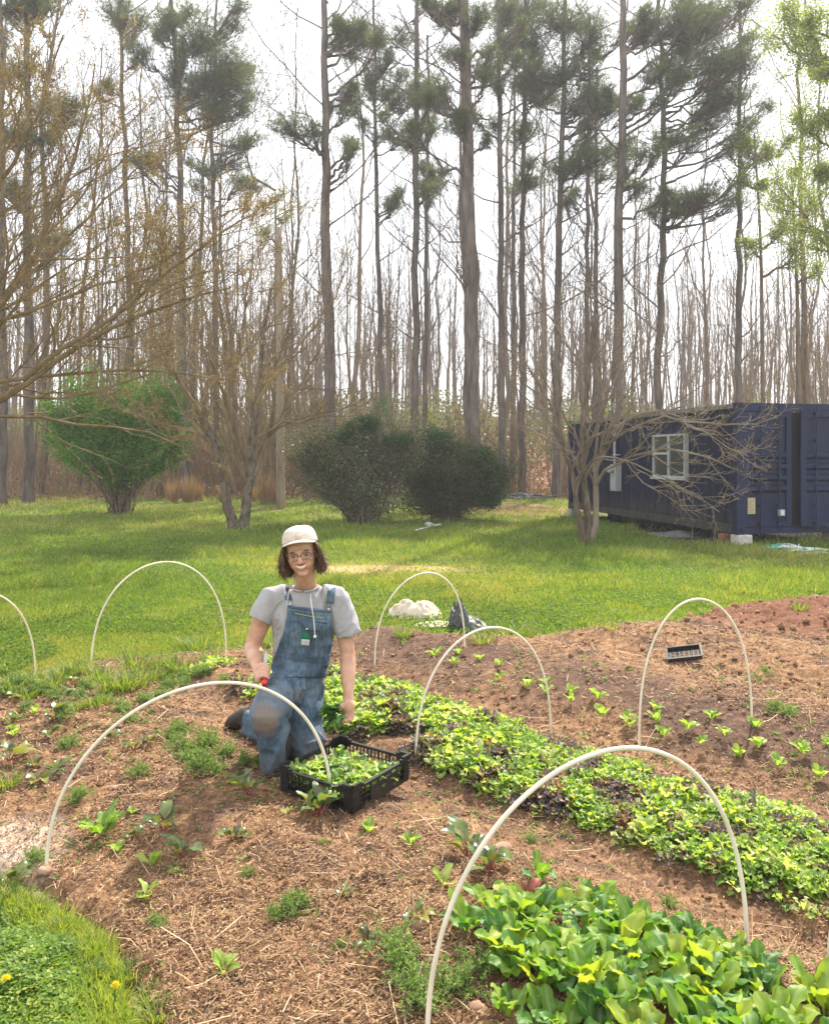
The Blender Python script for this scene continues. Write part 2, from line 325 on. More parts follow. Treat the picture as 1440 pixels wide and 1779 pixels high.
# round clover leaflets among the grass
x,y=scat(60000,-160,1600,980,1190,rng); d=pdist(GPOLY,x,y); cl=fbm(x*.8,y*.8,3,55); k=(d<-.05)&(cl>.42); x=x[k];y=y[k];N=len(x)
az=rng.random(N)*2*PI; dd=np.stack([np.cos(az),np.sin(az),rng.uniform(-.1,.5,N)],-1)
leaves(g,np.stack([x,y,terrain(x,y)+.02+.05*rng.random(N)],-1),dd,.028,.026,rng,np.clip(.1+.4*rng.random(N),0,1)[:,None]*np.array([[1,0,0]]))
tag(g.build('lawn_grass',GRASS),'mown grass and clover of the lawn','grass',kind='stuff')
# forest floor fallen leaves
LIT=leafmat('fallen_leaves',[(.10,.05,.03),(.22,.11,.06),(.32,.17,.10),(.40,.27,.17)],.2)
g=Geo(); N=70000; x=rng.uniform(-32,32,N); y=rng.uniform(33,66,N)**1.0; k=(y-36)*rng.random(N)>-1.5; x=x[k];y=y[k];N=len(x)
az=rng.random(N)*2*PI; dd=np.stack([np.cos(az),np.sin(az),rng.uniform(-.1,.6,N)],-1); leaves(g,np.stack([x,y,terrain(x,y)+.01],-1),dd,.16,.11,rng)
tag(g.build('fallen_leaves',LIT),'brown fallen leaves on the wooded bank','leaves',kind='stuff')
# mulch: straw, chips and clods on the garden soil
STR=leafmat('straw_mulch',[(.075,.038,.021),(.18,.095,.048),(.31,.18,.092),(.46,.31,.175),(.64,.49,.32)],0,.85)
g=Geo()
def chips(n,region,Lr,Wr,hz,seed,tb=0.):
    r=np.random.default_rng(seed); x,y=scat(n,*region,r); d=pdist(GPOLY,x,y); k=(d>-.12*r.random(n)); x=x[k];y=y[k]
    bn=bedn(x,y); k=r.random(len(x))>.75*(bn>7.7); x=x[k];y=y[k];bn=bn[k]
    wet_=np.exp(-((bn-4.62-.5*(vnoise(x*1.6,y*1.6,77)-.5))/.42)**2)+.8*np.exp(-((bn-7.45)/.16)**2)+.5*np.exp(-((bn-2.95)/.18)**2); k=r.random(len(x))>.7*wet_; x=x[k];y=y[k]; cl=fbm(x*2.3,y*2.3,3,123); k=r.random(len(x))<np.clip((cl-.22)*3.2,.15,1); x=x[k];y=y[k]; N=len(x)
    z=soil_h(x,y); e=.01; nx=-(soil_h(x+e,y)-z)/e; az=r.random(N)*2*PI; L=r.uniform(*Lr,N)*np.clip(y/4,.8,1.5)*(1+1.4*(r.random(N)<.06)); W=r.uniform(*Wr,N)*np.clip(y/4,.8,1.8)
    el=r.normal(size=N)*.28; d3=np.stack([np.cos(az)*np.cos(el),np.sin(az)*np.cos(el),np.sin(el)],-1)
    c=np.stack([x,y,z+hz*r.random(N)+.002],-1); s=nrm(np.cross(d3,np.array([0,0,1.])+r.normal(size=(N,3))*.3))
    bend=np.cross(s,d3)*(L*.10*r.normal(size=N))[:,None]
    A=c-d3*L[:,None]/2; B=c+d3*L[:,None]/2; M2=c+bend
    V=np.stack([A-s*W[:,None]/2,A+s*W[:,None]/2,M2-s*W[:,None]/2,M2+s*W[:,None]/2,B-s*W[:,None]/2,B+s*W[:,None]/2],1)
    i=np.arange(N)[:,None]*6; t=np.clip(r.beta(2,2.6,N)+tb,0,1)
    g.add(V.reshape(-1,3),np.concatenate([i+[0,1,3,2],i+[2,3,5,4]],0),None,np.repeat(t[:,None]*np.array([[1,0,0]]),6,0))
chips(170000,(-120,1560,1050,1840),(.006,.022),(.002,.006),.010,1,-.08)
chips(14000,(-120,1560,1050,1840),(.025,.07),(.0015,.0033),.014,2,.10)
chips(1100,(-120,1560,1080,1840),(.08,.18),(.0022,.004),.02,3,.22)
tag(g.build('straw_mulch',STR),'straw and bark mulch scattered on the beds','mulch',kind='stuff')
# clods
CLOD=leafmat('soil_clods',[(.10,.055,.033),(.19,.105,.06),(.29,.17,.10),(.42,.27,.17)],0,.95,spec=.1)
g=Geo(); r=np.random.default_rng(5); x,y=scat(15000,-120,1560,1050,1840,r); d=pdist(GPOLY,x,y); k=d>.05; x=x[k];y=y[k]
cl=fbm(x*1.9,y*1.9,3,321); k=(r.random(len(x))<np.clip((cl-.3)*3,.1,1)+(bedn(x,y)>7.6)); x=x[k];y=y[k];N=len(x); z=soil_h(x,y)
ico=np.array([[0,0,1],[.9,0,.3],[.28,.85,.35],[-.72,.53,.3],[-.72,-.53,.3],[.28,-.85,.35],[.6,.4,-.5],[-.2,.7,-.5],[-.7,0,-.5],[-.2,-.7,-.5],[.6,-.4,-.5]])
it=np.array([[0,1,2],[0,2,3],[0,3,4],[0,4,5],[0,5,1],[1,6,2],[2,7,3],[3,8,4],[4,9,5],[5,10,1],[2,6,7],[3,7,8],[4,8,9],[5,9,10],[1,10,6]])
s=(.003+.012*r.random(N)**3)*np.clip(y/3.6,.9,1.9)*(1+.6*(bedn(x,y)>7.6)); V=ico[None]*s[:,None,None]*r.uniform(.6,1.35,(N,11,3))*np.array([1,1,.8]); V+=np.stack([x,y,z+s*.3],-1)[:,None]
g.add(V.reshape(-1,3),None,(it[None]+(np.arange(N)*11)[:,None,None]).reshape(-1,3),np.repeat(r.beta(2,2.4,N)[:,None]*np.array([[1,0,0]]),11,0))
tag(g.build('soil_clods',CLOD),'crumbled clods of reddish soil','soil',kind='stuff')
# ---------------------------------------------------------------- woods
def bark(name,cols,sc=5,st=(1,1,.22),b=.8,d=.04): return mat(name,cols,sc,.95,st,b,d,8,lo=.3,hi=.72,spec=.1)
PBARK=bark('pine_bark',[(.05,.038,.034),(.105,.082,.072),(.17,.135,.12),(.24,.19,.165)])
BBARK=bark('brown_bark',[(.07,.05,.035),(.16,.115,.08),(.24,.18,.13)])
GBARK=bark('grey_mottled_bark',[(.10,.075,.05),(.20,.16,.12),(.34,.31,.27),(.14,.12,.09)],9,(1,1,.6))
TWIG=bark('twig_bark',[(.13,.09,.05),(.22,.155,.09),(.33,.25,.16)],3)
PALE=bark('pale_twig_bark',[(.18,.13,.09),(.33,.26,.19),(.46,.39,.31)],3)
NEED=leafmat('pine_needles',[(.055,.080,.042),(.09,.12,.062),(.13,.16,.08),(.21,.19,.11)],.4,.6)
YEL=leafmat('spring_leaves',[(.16,.22,.04),(.26,.32,.07),(.38,.40,.13)],.5,.5,tcol=(1.3,1.3,.7))
BUD=leafmat('brown_buds',[(.14,.09,.04),(.24,.17,.07),(.30,.24,.10)],.4,.6)
def base_of(px,Y):
    x=(px-CX)/F*Y; return np.array([x,Y,float(terrain(np.array([x]),np.array([Y]))[0])])
def trunk_line(pts,Y,K=14,lean=0):
    P=[PXY(px,py,Y) for px,py in pts]; b=base_of(pts[-1][0],Y); b[2]-=.3; P=P+[b]
    P=np.array(P)[::-1]; return resample(P,K)
def needles(g,rng,C,rad,n,per=11,L=.25,W=.0135):
    rad=np.array(rad)*[1.32,1.32,1.22]; n=int(n*1.15)
    # tufts of needles on short twigs inside a flattened ellipsoid
    d=nrm(rng.normal(size=(n,3))); r=rng.random(n)[:,None]**.45
    p=C+d*r*rad; lump=rng.normal(size=(max(3,n//14),3))*rad*.55+C
    q=lump[rng.integers(0,len(lump),n)]; p=p*.62+q*.38+rng.normal(size=(n,3))*np.array(rad)*.16
    out=nrm((p-C)/np.array(rad)*.8+np.array([0,0,.7])+rng.normal(size=(n,3))*.4)
    P=np.repeat(p,per,0); D=nrm(np.repeat(out,per,0)*.8+rng.normal(size=(n*per,3))*.75)
    s=nrm(np.cross(D,rng.normal(size=D.shape)))*W/2; LL=L*rng.uniform(.6,1.2,(n*per,1))
    V=np.stack([P-s,P+s,P+D*LL],1).reshape(-1,3); i=np.arange(n*per)[:,None]*3
    t=np.clip(np.repeat(rng.random(n),per)*.6+.25*rng.random(n*per),0,1)
    g.add(V,None,i+[0,1,2],np.repeat(t[:,None]*np.array([[1,0,0]]),3,0)); return p
def curve(a,b,sag,K=7,rng=None,wob=.05):
    t=np.linspace(0,1,K)[:,None]; L=np.linalg.norm(b-a); P=a*(1-t)+b*t; P[:,2]+=-sag*L*(4*t*(1-t))[:,0]
    if rng is not None: P[1:-1]+=rng.normal(size=(K-2,3))*wob*L*.5
    return P
def pine(pts,w,Y,clumps,label,seed,top=27.,bare=5,dens=1.,group='tall pines at the edge of the woods'):
    rng=np.random.default_rng(seed); px0,py0=pts[0]
    P0=PXY(px0,py0,Y); zt=top; ext=[]
    if P0[2]<zt: dxz=(PXY(*pts[0],Y)-PXY(*pts[1],Y)); dxz=dxz/max(dxz[2],.1); ext=[P0+dxz*(zt-P0[2])*.6]
    P=[*ext]+[PXY(px,py,Y) for px,py in pts]; b=base_of(pts[-1][0],Y); b[2]-=.4
    P=resample(np.array(P+[b])[::-1],22); P[1:-1,:2]+=rng.normal(size=(20,2))*.035
    H=P[:,2]-P[0,2]; r0=w/F*Y/2*.96; R=r0*(1-.72*np.clip(H/(zt),0,1)**1.3); R[0]*=1.35;R[1]*=1.08
    bb=b.copy(); bb[2]+=.4
    T=thing('pine_tree',label,'tree',bb,group); g=Geo(); tubes(g,P,R,11); g.build('trunk',PBARK,T,True)
    g=Geo(); gn=Geo(); zz=P[:,2]
    def at(z): return np.array([np.interp(z,zz,P[:,i]) for i in range(3)]),np.interp(z,zz,R)
    br=[];rr=[]
    more=[]
    for (cx,cy,rx,ry) in clumps:
        for _ in range(2): more.append((cx+rng.normal()*rx*1.0,cy+rng.normal()*ry*1.1,rx*rng.uniform(.35,.6),ry*rng.uniform(.3,.5)))
    for (cx,cy,rx,ry) in list(clumps)+more:
        k=Y/F; C=PXY(cx,cy,Y+rng.uniform(-.7,.7)*2.0); rad=np.array([rx*k,rx*k*.95,max(ry*k,.3)])
        hd=abs(C[0]-np.interp(C[2],zz,P[:,0])); a,ra=at(min(max(C[2]-hd*rng.uniform(.25,.75)-.4,P[2,2]),zt-1))
        B=curve(a,C,.10,9,rng,.07); br.append(B); rr.append(np.linspace(min(ra*.5,.07),.016,9))
        n=int(dens*(28+rx*ry*.085)); tp=needles(gn,rng,C,rad,n)
        sel=tp[rng.random(len(tp))<.42]; src=B[rng.integers(4,9,len(sel))]
        t=np.linspace(0,1,4)[None,:,None]; TP=src[:,None]*(1-t)+sel[:,None]*t; TP[:,1:3,2]-=.12; tubes(g,TP,np.tile(np.linspace(.015,.006,4),(len(sel),1)),3)
    br=np.array(br) if br else np.zeros((0,9,3))
    if len(br):
        tubes(g,br,np.array(rr),5); c,r=grow(br,np.array(rr),4,.5,.8,rng,up=.25,minr=.009,wig=.15); tubes(g,c,r,3)
    # bare dead limbs on the trunk
    nb=bare
    if nb:
        z=rng.uniform(P[0,2]+6,zt-4,nb); A=np.array([at(q)[0] for q in z]); az=rng.random(nb)*2*PI; el=rng.uniform(.2,.9,nb); L=rng.uniform(1.5,5.2,nb)
        d=np.stack([np.cos(az)*np.cos(el),np.sin(az)*np.cos(el)*.6,np.sin(el)],-1); t=np.linspace(0,1,6)[None,:,None]
        B=A[:,None]+d[:,None]*L[:,None,None]*t+rng.normal(size=(nb,6,3))*.07; B[:,:,2]+=.25*(t[...,0]**2)*L[:,None]; RB=np.linspace(.035,.010,6)[None]*np.ones((nb,1)); tubes(g,B,RB,4)
        c,r=grow(B,RB,7,.45,.7,rng,up=.2,minr=.007); tubes(g,c,r,3); c2,r2=grow(c,r,5,.5,.7,rng,minr=.0055); tubes(g,c2,r2,3)
    cr=g.build('branches',PBARK,T,False)
    if gn.v: gn.build('needles',NEED,T)
    return T
C10=[(760,165,30,38),(792,95,28,14),(848,118,32,16),(798,222,28,18),(835,25,25,20),(770,30,25,25),(790,10,25,15)]
PINES=[
 ([(46,0),(48,300),(50,830)],19,31,[(45,18,36,26),(12,14,22,20),(84,8,24,16),(30,120,26,13),(104,198,50,22),(60,240,30,14),(20,330,30,14),(100,420,40,12)],'greyish pine trunk at the left behind the brown-budding tree'),
 ([(2,0),(4,850)],17,29,[(0,60,30,30),(10,230,26,16)],'dark pine trunk cut by the left edge of the view'),
 ([(206,0),(214,200),(228,600),(230,800)],12,37,[(195,20,34,30),(245,30,24,22),(226,70,18,20),(190,150,16,12)],'slim pine with a thin leafy top, second tall trunk from the left edge'),
 ([(298,0),(312,250),(319,600),(322,800)],16,34,[(352,62,60,40),(392,108,52,40),(342,150,60,30),(412,150,42,34),(380,190,40,22),(265,276,28,12),(290,50,22,34),(330,20,26,18),(300,120,16,50)],'brown pine with a wide dense dark green top, behind the forked bare tree'),
 ([(372,120),(366,260),(372,420),(376,800)],12,41,[(372,200,40,24),(400,282,46,14),(432,318,34,11),(420,120,30,20),(440,240,26,12),(350,290,24,10)],'thin crooked pine just right of the dense dark green top'),
 ([(563,0),(566,250),(573,740),(574,800)],23,31,[(502,216,46,18),(608,52,30,26),(632,70,26,16),(606,165,26,26),(612,250,20,10)],'thick dark straight pine rising behind the kneeling man'),
 ([(650,60),(652,250),(664,700),(665,800)],11,38,[(640,62,44,28),(662,112,40,20),(692,170,40,36),(700,226,34,12),(645,150,20,40),(682,352,24,12),(700,60,24,20)],'slim pine between the thick dark pine and the tallest pine'),
 ([(724,0),(722,300),(722,820)],15,33,[(737,155,28,30),(745,215,30,18),(712,250,24,12),(740,330,18,16)],'straight grey pine over the right dark bush, left of the widest trunk'),
 ([(806,0),(812,230),(818,400),(820,830)],30,29,C10,'widest pine trunk, standing behind the right dark bush'),
 ([(866,0),(869,300),(872,830)],14,34,[(900,62,46,34),(876,20,30,20),(866,150,20,20),(858,215,26,14)],'straight pine immediately right of the widest trunk'),
 ([(912,0),(908,300),(906,830)],14,36,[(922,130,50,26),(910,20,55,30),(945,165,46,24),(908,236,30,20),(922,316,36,12),(930,70,40,30)],'pine with a needle-covered top, second to the right of the widest trunk'),
 ([(980,0),(977,300),(968,560),(966,820)],15,34,[(985,40,60,40),(962,128,58,30),(1005,180,52,24),(1030,148,30,22),(1020,276,46,20),(975,286,40,18),(1052,182,32,24),(1028,60,40,34)],'pine with a heavy green top, leaning past the bare tree by the container'),
 ([(1081,0),(1078,300),(1072,700),(1071,820)],20,31,[(1186,32,56,30),(1112,60,34,24),(1080,266,44,12),(1108,326,28,15),(1140,130,36,16),(1100,180,30,12)],'stout pine trunk rising behind the meter mast of the container'),
 ([(1152,230),(1156,330),(1146,560),(1141,760)],15,33,[(1204,62,70,40),(1252,96,54,28),(1292,106,36,32),(1268,165,52,28),(1228,212,58,18),(1168,238,50,18),(1232,336,62,18),(1190,352,52,14),(1262,170,32,22),(1160,345,30,12),(1225,20,40,24),(1180,120,50,26)],'pine with dark wind-swept top against the bright sky above the container'),
 ([(1022,230),(1020,500),(1018,820)],10,40,[(1020,240,26,14),(1000,330,20,10)],'slender pine between the heavy-topped pine and the stout trunk'),
 ([(1036,280),(1035,500),(1033,820)],11,41,[(1045,300,30,14),(1062,260,26,16)],'slender twin-like pine close left of the stout trunk'),
 ([(893,300),(890,820)],11,46,[(895,330,20,10)],'thin distant pine in the gap right of the widest trunk'),
 ([(742,280),(741,560),(735,820)],10,43,[(760,320,22,16),(744,290,24,14)],'thin pine touching the straight grey pine above the bush'),
 ([(1285,250),(1284,500),(1283,720)],13,35,[(1300,250,26,20)],'pine behind the near top corner of the container'),
]
for i,(pts,wd,Y,cl,lab) in enumerate(PINES): pine(pts,wd,Y,cl,lab,100+i,top=24+(i*7%5),bare=17 if wd>11 else 10,dens=2.0)
# ---- generic bare woodland trees built once, then copied
def bare_variant(seed,H,r,name,label,lv=(9,6),lenr=.30,ang=.55,mat_=BBARK,up=.5,bud=0,budm=BUD,forks=1,tmin=.35,group=None,blen=.07,cat='tree',b3=0):
    rng=np.random.default_rng(seed); K=12; base=np.zeros((forks,K,3)); t=np.linspace(0,1,K)
    for f in range(forks):
        a=rng.random()*2*PI; sp=(.0 if forks==1 else rng.uniform(.08,.3))*H
        base[f,:,0]=np.cos(a)*sp*t**.8; base[f,:,1]=np.sin(a)*sp*t**.8; base[f,:,2]=H*t*(1 if forks==1 else rng.uniform(.7,1.05))-.15
        base[f,1:,:2]+=np.cumsum(rng.normal(size=(K-1,2))*H*.006,0)
    R=np.tile(r*.75*(1-.82*t),(forks,1)); T=thing(name,label,cat,(0,0,0),group); g=Geo(); tubes(g,base,R,8)
    g.build('trunk',mat_,T,True); g=Geo()
    c,rr=grow(base,R,lv[0],lenr,ang,rng,up=up,rr=.42,K=7,tmin=tmin,minr=.009,wig=.2); tubes(g,c,rr,4)
    c2,r2=grow(c,rr,lv[1],.5,.6,rng,up=up*.5,K=5,tmin=.2,minr=.006); tubes(g,c2,r2,3)
    if b3: c2,r2=grow(c2,r2,b3,.55,.6,rng,up=up*.4,K=4,tmin=.2,minr=.006); tubes(g,c2,r2,3)
    if bud:
        p=c2[rng.integers(0,len(c2),bud),rng.integers(1,c2.shape[1],bud)]+rng.normal(size=(bud,3))*.07; gl=Geo(); leaves(gl,p,rng.normal(size=(bud,3))+[0,0,.5],blen*rng.uniform(.6,1.2,bud),blen*.6,rng); 
    g.build('branches',mat_,T)
    if bud: gl.build('leaves',budm,T)
    return T
rng=np.random.default_rng(42)
LB='thin bare trunk standing deep in the brown woods'; GB='bare trees deep in the woods'
V1=[bare_variant(201+i,h,r,'bare_tree',LB,lv=lv,group=GB,ang=.5,bud=bd,budm=BUD) for i,(h,r,lv,bd) in enumerate([(20,.17,(16,5),0),(17,.11,(14,5),500),(22,.20,(14,6),0),(15,.09,(14,5),700),(18,.14,(12,6),0),(13,.07,(13,5),500)])]
used=[False]*6
def place(V,i,used,x,y,s,lab=None):
    o=V[i] if not used[i] else clone(V[i]); used[i]=True
    o.location=(x,y,float(terrain(np.array([x]),np.array([y]))[0])-.05); o.scale=(s*rng.uniform(.9,1.1),s*rng.uniform(.9,1.1),s); o.rotation_euler=(rng.normal()*.03,rng.normal()*.03,rng.random()*2*PI)
    if lab: o['label']=lab
    return o
n=0
while n<100:
    y=rng.uniform(38,72); px=rng.uniform(-120,1560); x=(px-CX)/F*y
    if y<41 and 560<px<900: continue
    place(V1,int(rng.integers(0,6)),used,x,y,rng.choice([.8,1.0,1.2,1.45])*rng.uniform(.85,1.1)); n+=1
# saplings and brush: tan twiggy multi-stems
LS='tan twiggy leafless sapling in the undergrowth'; GS='leafless saplings in the undergrowth'
V2=[bare_variant(301+i,h,r,'sapling',LS,lv=lv,forks=fk,group=GS,ang=.75,mat_=TWIG,up=.45,bud=bd,blen=.05,tmin=.12,lenr=.4,cat='sapling') for i,(h,r,lv,fk,bd) in enumerate([(8,.05,(7,5),4,900),(10,.06,(7,5),3,600),(6,.035,(6,5),5,900),(12,.07,(9,5),2,600),(4,.025,(6,4),6,0)])]
u2=[False]*5
for k in range(62):
    y=rng.uniform(33.5,48); px=rng.uniform(-80,1500)
    if k<26: px=rng.uniform(235,680); y=rng.uniform(31.5,42)
    x=(px-CX)/F*y
    i=int(rng.integers(0,5)); s=rng.uniform(.7,1.2)
    if px>960 and y<36.5: y+=4; x=(px-CX)/F*y
    if 690<px<960 and i in(0,1,3): i=4
    place(V2,i,u2,x,y,s)
# green-leafed undergrowth shrubs behind
LG='low shrub with small pale green new leaves in the undergrowth'; GG='new-leafed shrubs in the undergrowth'
V3=[bare_variant(401+i,h,.03,'undergrowth_shrub',LG,lv=(6,5),forks=6,group=GG,ang=.5,mat_=TWIG,up=.6,bud=2600,blen=.075,budm=m_,tmin=.15,lenr=.45,cat='shrub') for i,(h,m_) in enumerate([(2.6,YEL),(3.4,YEL),(2.0,NEED)])]
u3=[False]*3
for k in range(44):
    y=rng.uniform(36,50); px=rng.uniform(-60,1500); place(V3,int(rng.choice([0,1,2],p=[.25,.2,.55])),u3,(px-CX)/F*y,y,rng.uniform(.6,1.3))
# broomsedge tufts
SED=leafmat('dry_sedge',[(.22,.13,.07),(.33,.21,.12),(.44,.31,.19)],.3,.8)
def sedge(seed,H=1.5,n=240):
    r=np.random.default_rng(seed); a=r.random(n)*2*PI; rad=.28*r.random(n)**.5; b=np.stack([rad*np.cos(a),rad*np.sin(a),np.zeros(n)],-1)
    g=Geo(); strips(g,b,a+r.normal(size=n)*.5,PI/2-.1*r.random(n),PI/2-.9*r.random(n),H*r.uniform(.4,1,n),.016,[.8,1,.9,.6,.1],r,cup=0,cols=2); return g.build('dry_grass_tuft',SED)
ST=[sedge(s) for s in (1,2)]
for o in ST: tag(o,'tuft of tall dry tan grass at the foot of the woods','grass tuft','tufts of tall dry grass')
us=[0,0]
for (px,y,s) in [(300,31,.75),(327,31.4,.8),(345,32,.6),(462,30,.9),(474,30.4,.7),(440,31.5,.5),(385,32,.55),(560,33,.6)]:
    i=us[0]>us[1]; i=int(i); o=ST[i] if us[i]==0 else clone(ST[i]); us[i]+=1; x=(px-CX)/F*y; o.location=(x,y,float(terrain(np.array([x]),np.array([y]))[0])); o.rotation_euler=(0,0,rng.random()*6); o.scale=(s,s,s)
# far woods: one mass
g=Geo(); r=np.random.default_rng(9); N=520; y=r.uniform(72,125,N); x=r.uniform(-.62,.62,N)*y; z=terrain(x,y); H=r.uniform(9,19,N); t=np.linspace(0,1,5)
P=np.stack([x,y,z],-1)[:,None]+np.stack([0*t,0*t,t],-1)[None]*H[:,None,None]; P[:,1:,:2]+=np.cumsum(r.normal(size=(N,4,2))*.2,1); R=r.uniform(.07,.2,N)[:,None]*(1-.8*t)[None]
tubes(g,P,R,4); c,rr=grow(P,R,9,.28,.55,r,up=.5,minr=.02,K=4,tmin=.3); tubes(g,c,rr,3); c2,r2=grow(c,rr,2,.5,.6,r,up=.3,minr=.016,K=3); tubes(g,c2,r2,3)
tag(g.build('distant_woods',BBARK),'far mass of bare woodland trunks and branches','woods',kind='stuff')
g=Geo(); N=60000; y=r.uniform(50,95,N); x=r.uniform(-.62,.62,N)*y; k=fbm(x*.12,y*.12,3,4); s=k>.42; x=x[s];y=y[s];k=k[s];N=len(x)
z=terrain(x,y)+(k-.35)*10*r.random(N); leaves(g,np.stack([x,y,z],-1),r.normal(size=(N,3)),.28,.2,r); tag(g.build('distant_undergrowth',leafmat('distant_foliage',[(.08,.10,.04),(.14,.17,.07),(.22,.20,.11)],.3)),'far green and brown undergrowth mass','undergrowth',kind='stuff')
# thicket of fine brush along the foot of the woods
g=Geo(); N=3600; px=r.uniform(-120,1560,N); y=r.uniform(34.5,46,N); k=(fbm(px*.012,y*.2,3,14)>.40)|(px<640); px=px[k];y=y[k];N=len(px)
x=(px-CX)/F*y; z=terrain(x,y); H=r.uniform(.7,3.2,N)*(1-.25*((px>690)&(px<1000))); t=np.linspace(0,1,5)
P=np.stack([x,y,z-.05],-1)[:,None]+np.stack([0*t,0*t,t],-1)[None]*H[:,None,None]; P[:,1:]+=np.cumsum(r.normal(size=(N,4,3))*.13,1); R=.014*(1-.6*t)[None]*np.ones((N,1))
tubes(g,P,R,3); c,rr=grow(P,R,4,.5,.7,r,up=.2,minr=.007,K=3); tubes(g,c,rr,3); tag(g.build('brush_thicket',TWIG),'tangled brown brush at the foot of the woods','brush',kind='stuff')
# ---------------------------------------------------------------- nearer bare trees with hand-laid limbs
def limb_tree(name,label,limbs,Y,mat_t,mat_b,seed,loc_px,lv,bud=0,budm=None,twr=.004,spread=.5,dep=.9,bl=.02,flat=.0,up=.25,group=None,wk=.8):
    """limbs: list of (px points with depth offsets, base radius px, tip radius px, is_trunk)"""
    rng=np.random.default_rng(seed); b=GP(loc_px[0],loc_px[1]); b[2]=float(terrain(b[0:1],b[1:2])[0]); T=thing(name,label,'tree',b,group); gt=Geo(); gb=Geo(); Ps=[];Rs=[]
    for pts,w0,w1,tr in limbs:
        P=resample(np.array([PXY(p[0],p[1],Y+(p[2] if len(p)>2 else 0)) for p in pts]),12)
        P[1:-1]+=rng.normal(size=(10,3))*.012*Y*.12; R=np.linspace(w0*wk,w1*wk,12)*Y/F/2
        if tr: R[0]*=1.25; tubes(gt,P,R,9)
        else: tubes(gb,P,R,6)
        if tr<2: Ps.append(P);Rs.append(R)
    P=np.array(Ps);R=np.array(Rs); last=None
    for i,(n,lr,an,mr,tm) in enumerate(lv):
        P,R=grow(P,R,n,lr,an,rng,up=up*(1-.2*i),rr=.5,K=[7,6,5,4][min(i,3)],tmin=tm,wig=.17,tip=.35,minr=mr,flat=flat)
        tubes(gb,P,R,4 if i==0 else 3); last=P if last is None or i>=1 else P
    gt.build('trunk',mat_t,T,True); gb.build('branches',mat_b,T)
    if bud:
        p=P[rng.integers(0,len(P),bud),rng.integers(1,P.shape[1],bud)]; gl=Geo(); leaves(gl,p+rng.normal(size=(bud,3))*.012,rng.normal(size=(bud,3))+[0,0,.6],bl*rng.uniform(.5,1.3,bud),bl*.6,rng); gl.build('buds',budm,T)
    return T
# big budding tree whose trunk stands left of the view
Y=12.5
limb_tree('budding_tree','large brown-budding tree with sweeping olive branches reaching in from the left edge',[
 ([(-170,1000),(-165,860),(-150,720),(-130,600),(-120,460),(-110,330)],46,20,1),
 ([(-140,760,.2),(-60,730,.2),(10,690),(70,642),(130,598),(200,565),(300,520,-.3),(400,500,-.5)],26,4,0),
 ([(-150,700),(-80,670),(0,660),(110,652,.3),(220,638,.5),(340,655,.8),(420,660,1)],17,3,0),
 ([(-130,640),(-60,570),(0,540),(40,480,.3),(80,400,.4),(120,310,.5),(150,190,.6),(165,110,.6)],24,4,0),
 ([(-20,560,-.2),(60,540,-.3),(140,500,-.5),(230,480,-.7),(330,430,-1)],12,3,0),
 ([(40,660,-.3),(120,590,-.4),(190,560,-.4),(290,470,-.6),(385,395,-.8),(440,370,-1)],15,3,0),
 ([(-120,500),(-60,400),(0,330,-.3),(50,230,-.4),(90,130,-.5),(110,60,-.5)],18,4,0),
 ([(30,500,.3),(110,420,.7),(180,350,1),(250,280,1.3),(310,240,1.5)],12,3,0),
 ([(-100,420,0),(-40,300,.5),(10,200,.8),(30,120,1)],12,3,0),
 ([(-60,610,.5),(0,480,1),(20,440,1.1),(110,390,1.2),(170,300,1.3),(200,230,1.4)],12,3,0),
],Y,bark('olive_bark',[(.07,.055,.03),(.14,.11,.06),(.21,.17,.11)]),bark('olive_twig_bark',[(.13,.09,.05),(.22,.155,.085),(.32,.25,.16)]),501,(-170,1000),[(13,.42,.6,.005,.12),(8,.5,.65,.0034,.12),(6,.5,.7,.0023,.15)],60000,leafmat('olive_buds',[(.12,.09,.045),(.20,.15,.08),(.28,.23,.12)],.45,.6),bl=.026,up=.22,wk=.62)
# forked bare tree in the lawn
limb_tree('bare_tree','leafless tree with two mottled grey trunks on the lawn behind the man',[
 ([(409,930),(400,895),(393,850),(388,812),(372,770),(352,725),(334,680),(300,640)],21,6,1),
 ([(418,932),(425,885),(430,840),(438,790),(443,730),(447,660),(452,590),(470,500)],20,5,1),
 ([(392,850),(396,800),(400,740),(398,650),(384,560),(370,470)],12,3,0),
 ([(432,836),(452,800,.3),(470,760,.4),(500,700,.6),(540,640,.8),(580,560,1)],11,3,0),
 ([(430,845),(412,800,-.3),(405,765,-.5),(380,690,-.7),(350,600,-1)],8,3,0),
 ([(372,770),(330,745,.3),(260,730,.6),(190,705,.9)],7,2,0),
 ([(352,725),(320,670,-.4),(280,610,-.8),(250,540,-1),(240,480,-1)],8,2,0),
 ([(445,700),(480,640),(520,600),(570,540),(600,470)],8,2,0),
 ([(396,700),(420,600,.5),(430,500,.6),(440,410,.6)],8,2,0),
 ([(440,770),(490,730,-.5),(540,735,-.8),(610,700,-1.2)],6,2,0),
 ([(360,740),(345,640,.5),(330,560,.7),(300,470,1)],8,2,0),
],19.6,bark('lichened_bark',[(.06,.043,.03),(.115,.085,.06),(.20,.17,.13),(.08,.058,.04)],9,(1,1,.6)),TWIG,502,(414,930),[(9,.45,.6,.008,.2),(7,.5,.6,.0055,.15),(5,.5,.6,.004,.2)],up=.32,bud=5000,wk=.95,budm=leafmat('small_tree_buds',[(.22,.15,.07),(.34,.26,.13)],.4),bl=.035)
